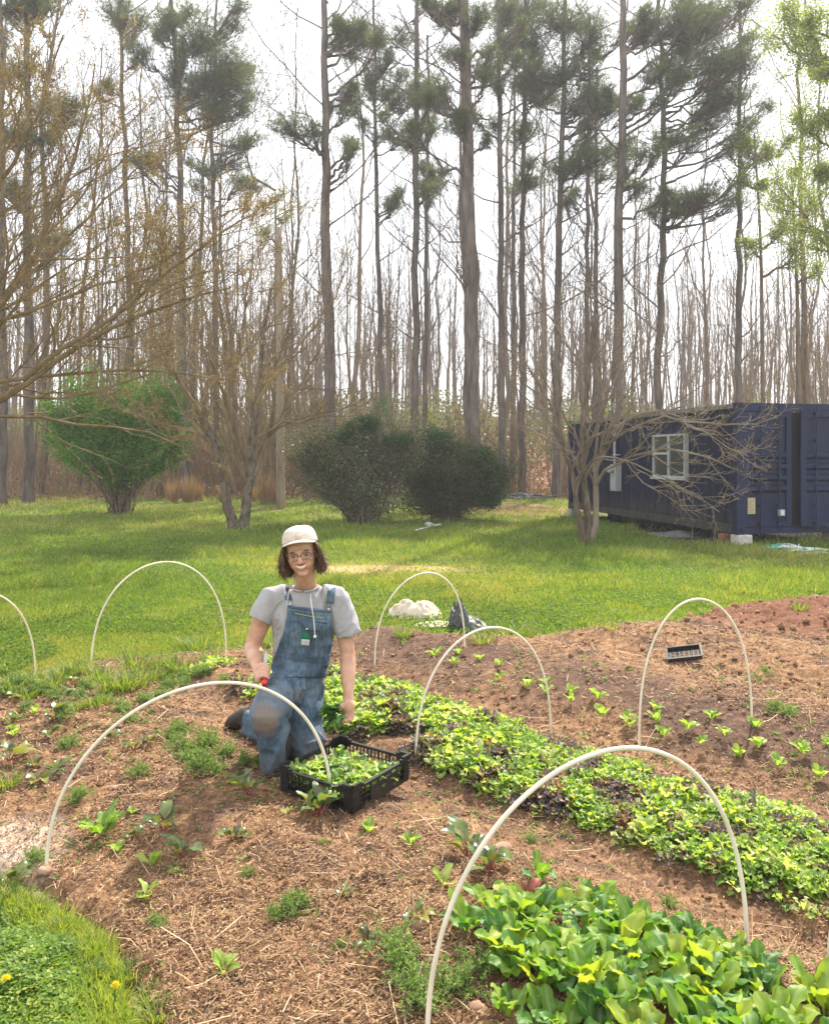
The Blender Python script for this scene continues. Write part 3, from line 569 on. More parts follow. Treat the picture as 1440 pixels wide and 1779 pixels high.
# small grey tree before the container
limb_tree('bare_tree','low leafless tree with several tan stems in front of the dark blue container',[
 ([(1014,945),(1006,900),(999,860),(993,835),(985,790),(972,740),(962,680),(958,600)],16,5,1),
 ([(1020,945),(1024,900),(1022,850),(1012,800),(1010,740),(1022,650),(1030,560)],19,6,1),
 ([(1026,945),(1034,900),(1036,850),(1034,805),(1050,760),(1060,735),(1090,715),(1150,712),(1190,705)],17,5,0),
 ([(1034,845),(1048,810,-.4),(1085,795,-.8),(1130,783,-1),(1180,783,-1.2),(1240,795,-1.3),(1290,820,-1.3)],9,3,0),
 ([(1045,775),(1070,765,-.5),(1110,735,-1),(1160,715,-1.2),(1220,738,-1.3),(1300,745,-1.4),(1345,725,-1.4)],8,2.5,0),
 ([(1000,845),(1015,815,-.3),(990,780,-.6),(955,765,-.8),(910,740,-1),(870,725,-1)],7,2,0),
 ([(1012,800),(1000,750,.4),(970,700,.5),(930,680,.5),(880,640,.6)],7,2,0),
 ([(1034,805),(1060,760,.5),(1080,700,.6),(1110,640,.6),(1150,590,.7)],8,2,0),
 ([(1030,820),(1040,740),(1060,660),(1070,600),(1080,540)],8,2,0),
 ([(998,850),(1005,820,-.4),(1030,790,-.9),(1075,790,-1.2),(1130,815,-1.4),(1190,850,-1.5),(1250,890,-1.5)],6,2,0),
 ([(1016,800,.2),(1045,700,.4),(1085,630,.5),(1130,560,.6)],8,2,0),
 ([(990,790,.2),(962,710,.4),(925,650,.5),(890,600,.6)],7,2,0),
 ([(1022,780,.2),(1010,690,.3),(1000,600,.4),(985,520,.5)],7,2,0),
 ([(1150,712,-1),(1200,740,-1.3),(1260,775,-1.4),(1320,790,-1.5)],5,2,0),
],16.2,bark('tan_mottled_bark',[(.075,.055,.04),(.14,.105,.075),(.22,.18,.14)],9,(1,1,.5)),bark('grey_twig_bark',[(.12,.09,.065),(.21,.165,.125),(.32,.27,.21)],3),503,(1020,944),[(8,.42,.65,.006,.2),(6,.5,.65,.0042,.2),(4,.5,.6,.0032,.2)],up=.22,wk=.74,bud=1500,budm=BUD,bl=.03)
# old straight pole-like dead trunk
Yp=27.2; g=Geo(); P=trunk_line([(484,395),(486,600),(488,887)],Yp,14); R=np.linspace(.15,.10,14); T=thing('dead_tree_trunk','straight pale branchless trunk standing alone in the lawn, right of the forked bare tree','tree trunk',P[0]+[0,0,.3])
tubes(g,P,R,12,cap=True); g.build('trunk',bark('weathered_bark',[(.16,.12,.085),(.27,.21,.16),(.36,.29,.22)],6,(1,1,.15),.5),T,True)
g=Geo(); r=np.random.default_rng(3); n=6; A=P[r.integers(8,13,n)]; az=r.random(n)*6; t=np.linspace(0,1,5)[None,:,None]; d=np.stack([np.cos(az),np.sin(az),.5+0*az],-1); tubes(g,A[:,None]+d[:,None]*t*.5,np.linspace(.03,.01,5)[None]*np.ones((n,1)),4); g.build('stub',PALE,T)
# leafing yellow-green tree, right edge
def leafing(label,pts,Y,w,cl,seed,nl=900,group=None):
    rng=np.random.default_rng(seed); P=trunk_line(pts,Y,16); b=P[0].copy(); b[2]+=.3; T=thing('leafing_tree',label,'tree',b,group); g=Geo(); R=np.linspace(w,w*.25,16)/F*Y/2; tubes(g,P,R,8); g.build('trunk',BBARK,T,True)
    g=Geo(); gl=Geo(); k=Y/F
    for cx,cy,rr in cl:
        C=PXY(cx,cy,Y+rng.uniform(-1.5,1.5)); dz=C[2]-abs(C[0]-P[:,0].mean())*.9; a=np.array([np.interp(dz,P[:,2],P[:,i]) for i in range(3)]); B=curve(a,C,.08,8,rng,.06)[None]; RB=np.linspace(.06,.02,8)[None]; tubes(g,B,RB,5)
        c,r_=grow(B,RB,14,.5,.8,rng,up=.3,minr=.011,tmin=.35,K=6); c[:,:,:]=c; tubes(g,c,r_,3); c2,r2=grow(c,r_,7,.55,.7,rng,up=.2,minr=.007,K=5); tubes(g,c2,r2,3)
        n=int(.55*nl*(rr/50)**1.3); p=c2[rng.integers(0,len(c2),n),rng.integers(1,5,n)]+rng.normal(size=(n,3))*.10; p2=C+rng.normal(size=(n//3,3))*rr*k*.5; p=np.r_[p,p2]; N=len(p)
        leaves(gl,p,rng.normal(size=(N,3))+[0,0,-.3],.09*rng.uniform(.6,1.3,N),.055,rng)
    g.build('branches',BBARK,T); gl.build('leaves',YEL,T); return T
leafing('tree with fresh yellow-green leaves at the upper right edge, nearest of the leafing trees',[(1475,0),(1470,300),(1462,800)],26,22,[(1405,50,70),(1430,130,70),(1375,20,50),(1440,210,60),(1395,215,60),(1420,300,60),(1360,330,45),(1470,60,70),(1440,400,60),(1340,60,30)],61,2400)
leafing('slim leafing tree with yellow-green haze of leaves left of the upper right edge tree',[(1310,230),(1322,420),(1326,760)],31,11,[(1290,250,44),(1340,262,50),(1325,320,50),(1285,310,34),(1360,400,44),(1300,420,40),(1390,430,40)],62,1500)
leafing('leafing tree with sparse new leaves behind the container door',[(1375,300),(1385,500),(1388,760)],33,12,[(1380,300,50),(1410,350,50),(1350,350,40),(1420,470,40)],63,900)
leafing('slender tree with a few pale leaves in the gap left of the thick dark pine',[(478,330),(480,500),(476,800)],40,8,[(478,350,36),(495,380,30),(455,400,28),(250,60,26)],64,900)
# ---------------------------------------------------------------- shrubs
def shrub(name,label,px,py,cl,seed,lm,nst=26,nleaf=40000,ll=.07,stem_r=.025,extra=None,stemm=BBARK,cat='shrub',inner=.6,bsp=.3):
    rng=np.random.default_rng(seed); b=GP(px,py); b[2]=float(terrain(b[0:1],b[1:2])[0]); Y=b[1]; T=thing(name,label,cat,b); k=Y/F; g=Geo(); Cs=np.array([PXY(c[0],c[1],Y+(c[4] if len(c)>4 else 0)) for c in cl]); rad=np.array([[c[2]*k,max(c[2]*k*.8,.5),c[3]*k] for c in cl])
    sat=[];sr=[]
    for C_,r_0 in zip(list(Cs),list(rad)):
        for _ in range(5):
            d0=nrm(rng.normal(size=3)); d0[2]=abs(d0[2])*1.1-.25; q=C_+d0*r_0*rng.uniform(.75,1.1)
            if q[2]>.35: sat.append(q); sr.append(r_0*rng.uniform(.2,.42))
    rad=np.r_[rad*.80,np.array(sr)]; Cs=np.r_[Cs,np.array(sat)]; nc=len(Cs)
    ws=rad[:,0]*rad[:,2]; ws=ws/ws.sum(); idx=rng.choice(nc,nst*3,p=ws); d=nrm(rng.normal(size=(nst*3,3))); tips=Cs[idx]+d*rad[idx]*rng.random((nst*3,1))*.9; tips[:,2]=np.maximum(tips[:,2],.3)
    a=b+np.stack([rng.normal(size=nst*3)*bsp*.5,rng.normal(size=nst*3)*bsp*.5,0*tips[:,0]],-1); t=np.linspace(0,1,7)[None,:,None]; P=a[:,None]*(1-t)+tips[:,None]*t; P[:,:,2]+=(.22*4*t*(1-t))[...,0]*np.linalg.norm(tips-a,axis=1)[:,None]*.5; P[:,1:-1]+=rng.normal(size=(nst*3,5,3))*.03
    R=stem_r*np.linspace(1,.3,7)[None]*rng.uniform(.5,1.1,(nst*3,1)); tubes(g,P,R,5); c,r=grow(P,R,7,.38,.7,rng,up=.2,minr=.006,tmin=.35); tubes(g,c,r,3); g.build('stems',stemm,T)
    gl=Geo(); idx=rng.choice(nc,nleaf,p=ws); 
    sub=Cs[idx]+nrm(rng.normal(size=(nleaf,3)))*rad[idx]*(rng.random((nleaf,1))**.38)
    # gather leaves on sprays for an uneven outline with gaps
    ns=nleaf//50; si=rng.choice(nc,ns,p=ws); sc=Cs[si]+nrm(rng.normal(size=(ns,3)))*rad[si]*(rng.random((ns,1))**.40)*1.10; sid=rng.integers(0,ns,nleaf); off=nrm(sc-b)
    p=sc[sid]+off[sid]*rng.normal(size=(nleaf,1))*.34+rng.normal(size=(nleaf,3))*.075; far=rng.random(nleaf)<.10; p[far]=sub[far]; p=p[p[:,2]>.06]; n=len(p)
    leaves(gl,p,nrm(p-b)+rng.normal(size=(n,3))*.9,ll*rng.uniform(.6,1.3,n),ll*.55,rng); gl.build('foliage',lm,T)
    if extra:
        for nm,m_,cl2,n2,l2 in extra:
            gg=Geo(); C2=np.array([PXY(c[0],c[1],Y+(c[4] if len(c)>4 else 0)) for c in cl2]); r2=np.array([[c[2]*k,c[2]*k*.8,c[3]*k] for c in cl2]); i2=rng.integers(0,len(cl2),n2); p=C2[i2]+nrm(rng.normal(size=(n2,3)))*r2[i2]*(rng.random((n2,1))**.4)+rng.normal(size=(n2,3))*.05; leaves(gg,p,rng.normal(size=(n2,3))+[0,0,.4],l2,l2*.5,rng); gg.build(nm,m_,T)
    return T
BG=leafmat('bright_shrub_leaves',[(.045,.13,.012),(.085,.21,.022),(.16,.30,.035)],.4,.5,tcol=(1.4,1.5,.5))
DG=leafmat('dark_shrub_leaves',[(.05,.065,.025),(.10,.115,.045),(.16,.165,.08),(.28,.27,.18)],.3,.35,spec=.6)
DB=leafmat('dense_bush_leaves',[(.03,.046,.016),(.065,.085,.03),(.13,.135,.06)],.3,.4,spec=.5)
VG=leafmat('vine_leaves',[(.025,.075,.018),(.045,.11,.028),(.08,.15,.04)],.35,.5)
shrub('green_shrub','bright green vase-shaped shrub on the left of the lawn',209,892,[(215,745,75,60,0),(145,735,50,45,.3),(115,765,36,30,.1),(160,800,55,30,-.4),(250,800,50,34,-.3),(290,730,40,50,.2),(300,780,34,30,0),(215,690,70,24,0),(140,690,26,20,.3),(285,690,36,24,.2),(205,790,60,50,.6),(118,800,22,10,0),(205,835,26,30,0)],71,BG,30,34000,.095)
shrub('dark_bush','loose grey-green bush with white specks, left of the two dark bushes',625,910,[(600,800,60,55,0),(560,790,45,34,.3),(650,810,55,60,.2),(632,768,40,26,0),(620,865,55,34,0),(690,800,40,60,.3),(530,800,26,22,.2),(560,840,36,30,0),(640,890,50,20,0)],72,DG,34,30000,.07,extra=[('vines',VG,[(620,745,26,14),(640,738,22,16),(600,760,30,10),(690,765,26,10)],5000,.07),('blossoms',mat('white_specks',[(.6,.6,.55),(.75,.75,.7)]),[(620,800,80,50),(660,850,50,40)],260,.045)],inner=.9)
shrub('dark_bush','dense dark evergreen bush draped with green vines, right of the two dark bushes',778,905,[(770,820,60,50,0),(820,830,46,44,.2),(730,810,40,50,.3),(790,860,66,34,0),(850,850,26,30,0),(760,775,36,26,.2),(745,870,40,30,0),(780,890,50,14,0)],73,DB,30,36000,.07,extra=[('vines',VG,[(760,762,24,16),(835,795,26,22),(810,800,30,12),(860,830,16,26),(780,780,30,10),(720,775,26,10),(850,870,20,14)],11000,.065)])
shrub('cedar_sapling','small upright dark green cedar peeking over the dark bushes',666,895,[(665,722,13,18,5),(668,745,16,14,5),(664,705,8,8,5)],74,VG,4,9000,.06,cat='cedar')
# ---------------------------------------------------------------- shipping container
C0=PXY(1280,795,15.8); C0[2]=0
sdir=nrm(np.array([-.2049,1,0.])); edir=np.array([sdir[1],-sdir[0],0.]) # along the side (away), across the end (right)
ZB,ZT=.25,2.745; LEN=8.4; WID=2.44
def CL(s,e,z): return C0+sdir*s+edir*e+np.array([0,0,z])
rotE=math.atan2(edir[1],edir[0])
def cbox(g,s0,s1,e0,e1,z0,z1,m=0):
    V=[CL(s,e,z) for s in(s0,s1) for e in(e0,e1) for z in(z0,z1)]
    g.add(V,[[0,1,3,2],[4,6,7,5],[0,4,5,1],[2,3,7,6],[0,2,6,4],[1,5,7,3]],None,None,m)
NAVY=mat('navy_container_paint',[(.004,.009,.034),(.006,.012,.052),(.010,.018,.070)],1.6,.5,(1,1,.5),.05,.01,7,spec=.3)
def dirty():
    m,nt,p,o=newmat('navy_side_paint'); g=nt.nodes.new('ShaderNodeNewGeometry'); sx=nt.nodes.new('ShaderNodeSeparateXYZ'); nt.links.new(g.outputs['Position'],sx.inputs[0])
    n=noise(nt,5,7,(1,1,.25)); n2=noise(nt,1.3,5); z=math_(nt,'MULTIPLY_ADD',sx.outputs[2],-1.2,1.05); d=math_(nt,'MINIMUM',math_(nt,'MAXIMUM',math_(nt,'MULTIPLY',z,math_(nt,'MULTIPLY_ADD',n,2.6,-.75)),0),.8)
    c=ramp(nt,[(.3,(.0045,.0075,.026)),(.7,(.008,.013,.044))],n2); nt.links.new(mix(nt,d,c,(.10,.09,.055)),p.inputs['Base Color']); p.inputs['Roughness'].default_value=.6; p.inputs['Specular IOR Level'].default_value=.2; bump(nt,p,n2,.1,.01); return m
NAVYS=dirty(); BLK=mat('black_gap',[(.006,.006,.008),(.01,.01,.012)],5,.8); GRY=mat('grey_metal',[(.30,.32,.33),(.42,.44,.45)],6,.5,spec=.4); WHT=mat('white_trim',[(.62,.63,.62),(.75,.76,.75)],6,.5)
CT=thing('shipping_container','dark blue corrugated shipping container with a white-framed window, raised on blocks','container',C0)
g=Geo()   # corrugated side with window opening
def corr(s): 
    p=(s/.28)%1; return -.052*np.clip(np.where(p<.5,(p-.12)/.12,(.88-p)/.12),0,1)
ss=np.unique(np.concatenate([np.arange(.14,LEN-.1,.28/25),[1.9,3.32]])); ss=ss[(ss>.1)&(ss<LEN-.1)]
WZ0,WZ1=1.26,2.22
for (s0,s1,z0,z1) in [(.1,LEN-.1,ZB+.16,WZ0),(.1,LEN-.1,WZ1,ZT-.09),(.1,1.9,WZ0,WZ1),(3.32,LEN-.1,WZ0,WZ1)]:
    s=ss[(ss>=s0)&(ss<=s1)]; e=.045-corr(s); n=len(s)
    V=np.concatenate([np.array([CL(a,b,z0) for a,b in zip(s,e)]),np.array([CL(a,b,z1) for a,b in zip(s,e)])]); i=np.arange(n-1); g.add(V,np.stack([i,i+1,n+i+1,n+i],-1))
g.build('side_panel',NAVYS,CT)
g=Geo(); cbox(g,.12,LEN-.12,.0,.09,ZB,ZB+.155); g.build('bottom_rail',mat('grimy_rail_paint',[(.022,.022,.022),(.045,.042,.035),(.07,.065,.05)],6,.7),CT)
g=Geo(); cbox(g,.12,LEN-.12,-.005,.08,ZT-.09,ZT-.002); g.build('top_rail',mat('lichened_rail_paint',[(.05,.06,.07),(.17,.16,.12),(.30,.27,.20)],9,.8),CT)
for s0 in (-.0,LEN-.16):
    for e0 in (0,WID-.16):
        g=Geo(); cbox(g,s0-.004,s0+.164,e0-.004,e0+.164,ZB-.02,ZB+.16); cbox(g,s0-.004,s0+.164,e0-.004,e0+.164,ZT-.12,ZT+.01); cbox(g,s0,s0+.16,e0,e0+.16,ZB+.16,ZT-.12); 
        if s0<1: 
            for z in (ZB+.04,ZT-.09):
                for e in (e0+.05,): cbox(g,s0-.0075,s0-.0045,e,e+.065,z,z+.06,1)
        g.build('corner_post',[NAVY,BLK],CT)
g=Geo(); cbox(g,.02,LEN-.02,.03,WID-.03,ZT-.05,ZT-.012); g.build('roof',NAVY,CT)
g=Geo(); cbox(g,.1,LEN-.1,.1,WID-.1,ZB+.03,ZB+.14); g.build('floor_frame',BLK,CT)
g=Geo(); cbox(g,LEN-.06,LEN-.02,.16,WID-.16,ZB,ZT-.1); g.build('back_wall',NAVY,CT)
g=Geo(); cbox(g,.1,LEN-.1,WID-.08,WID-.04,ZB,ZT-.1); g.build('side_panel',NAVY,CT)
g=Geo(); cbox(g,.0,.12,.165,WID-.165,ZT-.15,ZT+.004); cbox(g,.0,.12,.165,WID-.165,ZB-.01,ZB+.11); g.build('end_frame',NAVY,CT)
def door(e0,e1,sf,label,rods):
    g=Geo(); z0,z1=ZB+.12,ZT-.16; th=.06
    a0,a1=e0+.11,e1-.11
    # frame of the leaf
    cbox(g,sf,sf+th,e0,a0,z0,z1); cbox(g,sf,sf+th,a1,e1,z0,z1); cbox(g,sf,sf+th,a0,a1,z0,z0+.10); cbox(g,sf,sf+th,a0,a1,z1-.10,z1)
    zz=[z0+.10]; dd=[.018]; c0=1.02; dz=.215
    zs=[z0+.10,c0]; dp=[.022,.022]
    for k in range(4): b=c0+k*dz; zs+=[b+.05,b+.115,b+.165,b+.215]; dp+=[-.034,-.034,.022,.022]
    zs+=[z1-.10]; dp+=[.022]
    V=[];
    for z,d in zip(zs,dp): V+= [CL(sf+.022+d,a0-.01,z),CL(sf+.022+d,a1+.01,z)]
    i=np.arange(len(zs)-1)*2; g.add(V,np.stack([i,i+1,i+3,i+2],-1)); d=g.build('door',NAVY,CT); 
    for e in rods:
        g=Geo(); P=np.array([CL(sf-.035,e,ZB+.03),CL(sf-.035,e,1.2),CL(sf-.035,e,ZT-.05)]); tubes(g,P,np.full(3,.017),8)
        for z in (ZB+.16,.75,1.35,2.0,ZT-.22): cbox(g,sf-.055,sf+.005,e-.035,e+.035,z,z+.05)
        q=g.build('lock_rod',NAVY,CT); q.parent=d; 
    return d
d1=door(.17,1.19,.02,'',[.50,.90]); d2=door(1.31,2.42,-.10,'',[1.62,2.05])
g=Geo(); cbox(g,.05,.09,1.17,1.36,ZB+.12,ZT-.16); g.build('door_gap_dark',BLK,CT)  # shade in the gap between the door leaves, painted as a black strip
g=Geo(); cbox(g,.012,.0195,.24,.40,.62,.93,0); r=np.random.default_rng(1)
for k in range(9): z=.89-k*.03; cbox(g,.0095,.0118,.255,.255+r.uniform(.06,.12),z,z+.008,1)
g.build('placard',[mat('tan_placard',[(.42,.33,.20),(.52,.43,.28)],20,.7),mat('placard_print',[(.24,.19,.11),(.28,.22,.13)])],CT)
g=Geo(); cbox(g,-.06,.015,.88,.99,.58,.70); cbox(g,-.067,-.061,.905,.965,.60,.68,1); tubes(g,np.array([CL(-.02,.935,.58),CL(-.02,.935,.45),CL(-.02,.935,.28)]),np.full(3,.012),8,m=2); g.build('outlet_box',[GRY,WHT,BLK],CT)
# window
gl,nt,p,o=newmat('window_glass'); p.inputs['Base Color'].default_value=(.05,.06,.055,1); p.inputs['Roughness'].default_value=.08; p.inputs['Specular IOR Level'].default_value=.8
W=None; g=Geo(); s0,s1=1.9,3.32; o0=-.012; f=.042
for a,b,c,d in [(s0,s1,WZ0,WZ0+f),(s0,s1,WZ1-f,WZ1),(s0,s0+f,WZ0+f,WZ1-f),(s1-f,s1,WZ0+f,WZ1-f),((s0+s1)/2-f*.7,(s0+s1)/2+f*.7,WZ0+f,WZ1-f)]: cbox(g,a,b,o0,.10,c,d)
for a,b in (((s0+s1)/2+f*.7,s1-f),): cbox(g,a,b,.0,.06,(WZ0+WZ1)/2+.03,(WZ0+WZ1)/2+.08)
cbox(g,s0-.03,s1+.03,-.05,.03,WZ0-.045,WZ0-.002)
wf=g.build('window',mat('window_frame_paint',[(.36,.38,.39),(.48,.50,.50)],8,.5),CT)
g=Geo(); cbox(g,s0+f,s1-f,.03,.036,WZ0+f,WZ1-f); q=g.build('pane',gl,CT); q.parent=wf
# interior dark lining behind the glass is the container's own hollow
# meter, box and mast
g=Geo(); cbox(g,5.0,5.32,-.13,.03,.86,1.53); cbox(g,5.03,5.29,-.142,-.131,.88,1.12); mb=g.build('meter_box',GRY,CT); bevel(mb,.012)
g=Geo(); P=np.array([CL(5.33,-.13,1.36),CL(5.33,-.26,1.36)]); P=np.array([CL(5.16,-.13,1.40),CL(5.16,-.19,1.40),CL(5.16,-.25,1.40),CL(5.16,-.27,1.40)]); tubes(g,P,np.array([.09,.09,.085,.05]),16,cap=True); q=g.build('electric_meter',[mat('meter_glass',[(.35,.37,.38),(.5,.52,.53)],6,.2,spec=.8)],CT,True); q.parent=mb
g=Geo(); P=resample(np.array([CL(5.16,-.08,z) for z in (1.5,2.2,3.0,3.42)]),8); tubes(g,P,np.full(8,.032),8); tubes(g,resample(np.array([CL(5.16,-.08,3.4),CL(5.16,-.1,3.5),CL(5.16,-.2,3.48),CL(5.16,-.24,3.38)]),8),np.full(8,.05),8); 
for z in (1.75,2.5): cbox(g,5.08,5.24,-.10,.05,z,z+.04)
g.build('conduit_mast',GRY,CT,True)
g=Geo(); cbox(g,7.9,7.98,-.01,.03,.4,1.0); g.build('white_strip',WHT,CT)
# blocks and things under it
g=Geo(); cbox(g,-.06,.24,.01,.30,-.05,ZB-.025); b=g.build('concrete_block',mat('pale_concrete',[(.36,.34,.29),(.55,.52,.46),(.66,.63,.57)],9,.9,(1,1,1),.3,.01)); bevel(b,.025,3); tag(b,'pale concrete block under the near corner of the container','block')
g=Geo()
for k in range(3): cbox(g,.30,.50,-.10+.004*k,.11-.004*k,-.03+.085*k,.05+.085*k)
b=g.build('brick_pier',mat('red_brick',[(.16,.06,.04),(.26,.11,.07),(.30,.17,.12)],14,.9,(1,1,1),.4,.01)); tag(b,'low stack of red bricks beside the pale concrete block','bricks'); bevel(b,.006)
g=Geo(); cbox(g,.0,.2,2.0,2.2,-.05,ZB-.02); b=g.build('wooden_block',mat('weathered_wood',[(.20,.17,.12),(.32,.28,.2)],6,.9,(1,1,.3),.3)); bevel(b,.01); tag(b,'weathered post block under the container at the right edge','block')
g=Geo(); cbox(g,LEN-.22,LEN,-.02,.2,-.05,ZB-.02); b=g.build('concrete_block',mat('grey_concrete',[(.25,.25,.23),(.4,.4,.37)],9,.9)); bevel(b,.02); tag(b,'small grey block under the far corner of the container','block')
for e in (.35,2.1):
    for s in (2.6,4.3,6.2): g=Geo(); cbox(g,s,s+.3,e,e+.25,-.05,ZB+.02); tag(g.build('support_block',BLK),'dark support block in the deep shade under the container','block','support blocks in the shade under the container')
# skirt: black landscape cloth hanging in the shade below the container
def cloth(name,label,cat,c,rx,ry,h,m,seed,rot=0,hf=None,n=40):
    r=np.random.default_rng(seed); xs=np.linspace(-1,1,n); X,Y=np.meshgrid(xs,xs); x=X.ravel();y=Y.ravel(); d=np.hypot(x,y); ed=1+.25*(vnoise(np.arctan2(y,x)*1.7+9,0*x,seed)-.5)*2
    f=np.clip(1-(d/ed)**2,0,1)**.8; f2=fbm(x*2.2+seed,y*2.2,3,seed); fold=np.abs(np.sin((x*1.3+y*.7+f2*2.5)*5))
    z=h*f*(.45+.9*f2)+.25*h*f*fold+.012; 
    if hf is not None: z=hf(x,y,f,f2,fold)
    sx=x*np.minimum(1,ed/np.maximum(d,.01)) ; sy=y*np.minimum(1,ed/np.maximum(d,.01)); ca,sa=math.cos(rot),math.sin(rot); wx=c[0]+(sx*rx)*ca-(sy*ry)*sa; wy=c[1]+(sx*rx)*sa+(sy*ry)*ca
    V=np.stack([wx,wy,ground_z(wx,wy)+z],-1); i=np.arange(n-1)[:,None]*n+np.arange(n-1)[None]; g=Geo(); g.add(V,np.stack([i,i+1,i+n+1,i+n],-1).reshape(-1,4)); o=g.build(name,m,None,True); so_=o.modifiers.new('s','SOLIDIFY'); so_.thickness=.004; return tag(o,label,cat)
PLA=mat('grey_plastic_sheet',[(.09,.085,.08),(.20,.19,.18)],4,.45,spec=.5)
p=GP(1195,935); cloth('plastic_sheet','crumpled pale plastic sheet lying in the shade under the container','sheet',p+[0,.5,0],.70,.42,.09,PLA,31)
CREAM=mat('cream_cloth',[(.42,.34,.25),(.56,.48,.37),(.64,.56,.45)],6,.9,bmp=.2)
p=gnd(724,1078); cloth('row_cover_heap','crumpled heap of cream fabric on the grass behind the far hoop','fabric',p+[0,.2,0],.30,.25,.16,CREAM,33)
p=gnd(757,1088); cloth('row_cover_scrap','flat cream fabric scrap trailing on the grass beside the cream heap','fabric',p,.24,.14,.035,CREAM,35,.3)
NET=mat('black_woven_cloth',[(.018,.022,.018),(.04,.045,.038),(.07,.075,.065)],40,.5,spec=.5)
p=gnd(815,1098); cloth('weed_fabric','crumpled black weed fabric standing up in a peak on the lawn edge','fabric',p+[0,.1,0],.20,.20,.25,NET,37,hf=lambda x,y,f,f2,fo:.26*np.exp(-((x+.55)**2*5+y*y*1.0))*(1-.6*fo)*(.8+.5*f2)+.10*f*(.4+f2)+.035*f*fo+.01)
# plastic netting on the grass at right
g=Geo(); r=np.random.default_rng(12); 
for k in range(44):
    t=r.random(); px=1343+t*78+r.normal()*3; py=953+t*9+r.normal()*3; p=GP(px,py); L=.22*r.random()+.15; a=r.normal()*.5
    P=np.array([p+[-L*math.cos(a),-L*math.sin(a)*2,.03],p+[0,0,.05+.05*r.random()],p+[L*math.cos(a),L*math.sin(a)*2,.03]]); tubes(g,resample(P,5)[None],np.full((1,5),.012),4,m=int(t<.22 or .62<t<.78))
tag(g.build('bundled_netting',[mat('white_netting',[(.55,.58,.55),(.72,.75,.72)]),mat('teal_netting',[(.08,.36,.28),(.14,.46,.36)])]),'bundle of white and teal plastic netting on the grass by the container','netting')
def hose(name,label,pts,r_,m,cat='hose'):
    g=Geo(); P=resample(np.array(pts),40); P[:,2]=np.maximum(P[:,2],ground_z(P[:,0],P[:,1])+r_); tubes(g,P,np.full(40,r_),6); return tag(g.build(name,m,None,True),label,cat)
WH=mat('white_tube',[(.6,.6,.56),(.72,.72,.68)],8,.5)
hose('bent_pipe','loose loop of pale tubing on the grass before the dark bushes',[GP(720,922,.03),GP(740,917,.06),GP(752,912,.25),GP(745,908,.34),GP(738,911,.22),GP(757,913,.12),GP(765,911,.06)],.022,WH)
r=np.random.default_rng(4)
for (px,py,w_,lab,c) in [(905,868,1.1,'scattered dark and white debris at the edge of the woods beside the container',(.10,.10,.11)),(120,838,1.6,'black hose scraps lying in the weeds left of the green shrub',(.012,.012,.014))]:
    g=Geo(); p=GP(px,py); m_=mat('debris_'+('light' if c[0]>.05 else 'dark'),[tuple(q*.6 for q in c),c,tuple(q*3 for q in c)],5)
    for k in range(22):
        q=p+[r.normal()*w_*.55,r.normal()*.4,.06+.12*r.random()]; a=r.random()*6; L=.2+.3*r.random(); tubes(g,resample(np.array([q-[L*math.cos(a),L*math.sin(a),.05],q+[0,0,.1*r.random()],q+[L*math.cos(a),L*math.sin(a),0]]),5)[None],np.full((1,5),.03+.03*r.random()),5)
    tag(g.build('debris',m_),lab,'debris')
# ---------------------------------------------------------------- hoops
HM=mat('cream_plastic_pipe',[(.62,.56,.42),(.74,.68,.54),(.80,.75,.62)],7,.45,(1,1,1),.05,.002)
def hoop(label,f1,f2,apex,skew=0.,p=.78,r=.0066):
    a=gnd(*f1); b=gnd(*f2); a[2]-=.04; b[2]-=.04
    # height from the apex pixel at the depth of the hoop's middle
    u=.5+skew; Ya=a[1]*(1-u)+b[1]*u; H=CH-(apex[1]-HY)/F*Ya
    th=np.linspace(0,PI,60); uu=(1-np.cos(th))/2; uu=uu+skew*np.sin(th)**2*.9; z=np.sin(th)**p
    z0=a[2]*(1-uu)+b[2]*uu
    P=np.stack([a[0]*(1-uu)+b[0]*uu,a[1]*(1-uu)+b[1]*uu,z0+(H-(a[2]+b[2])/2)*z],-1)
    rr=np.random.default_rng(int(f1[0]+900)); P[5:-5,1]+=.006*np.sin(np.linspace(0,5,50)+rr.random()*6); P=resample(P,64)
    g=Geo(); tubes(g,P,np.full(64,r),10,cap=True); o=g.build('garden_hoop',HM,None,True); return tag(o,label,'hoop','plastic hoops arching over the beds')
hoop('low tunnel hoop at the far left, mostly outside the view',(-150,1215),(62,1182),(-42,1028))
hoop('low tunnel hoop on the lawn edge behind the beds, left of the man',(158,1168),(393,1138),(285,976),.02)
hoop('low tunnel hoop in front of the cream fabric heap',(651,1152),(807,1122),(750,996),.04)
hoop('low tunnel hoop rising from the mustard greens right behind the black crate',(722,1322),(957,1280),(855,1090),.03)
hoop('low tunnel hoop over the young lettuce row on the right',(1110,1292),(1306,1256),(1196,1040),-.02)
hoop('wide low tunnel hoop crossing in front of the man, ending at the black crate',(80,1508),(576,1398),(362,1190),.02,.86,.0070)
hoop('nearest low tunnel hoop, ending in the broad-leaved greens at bottom right',(742,1800),(1298,1652),(1090,1302),.05,.84,.0074)
hoop('low tunnel hoop with only one foot inside the right edge of the view',(1440,1684),(1900,1560),(1700,1330),0,.84,.0095)
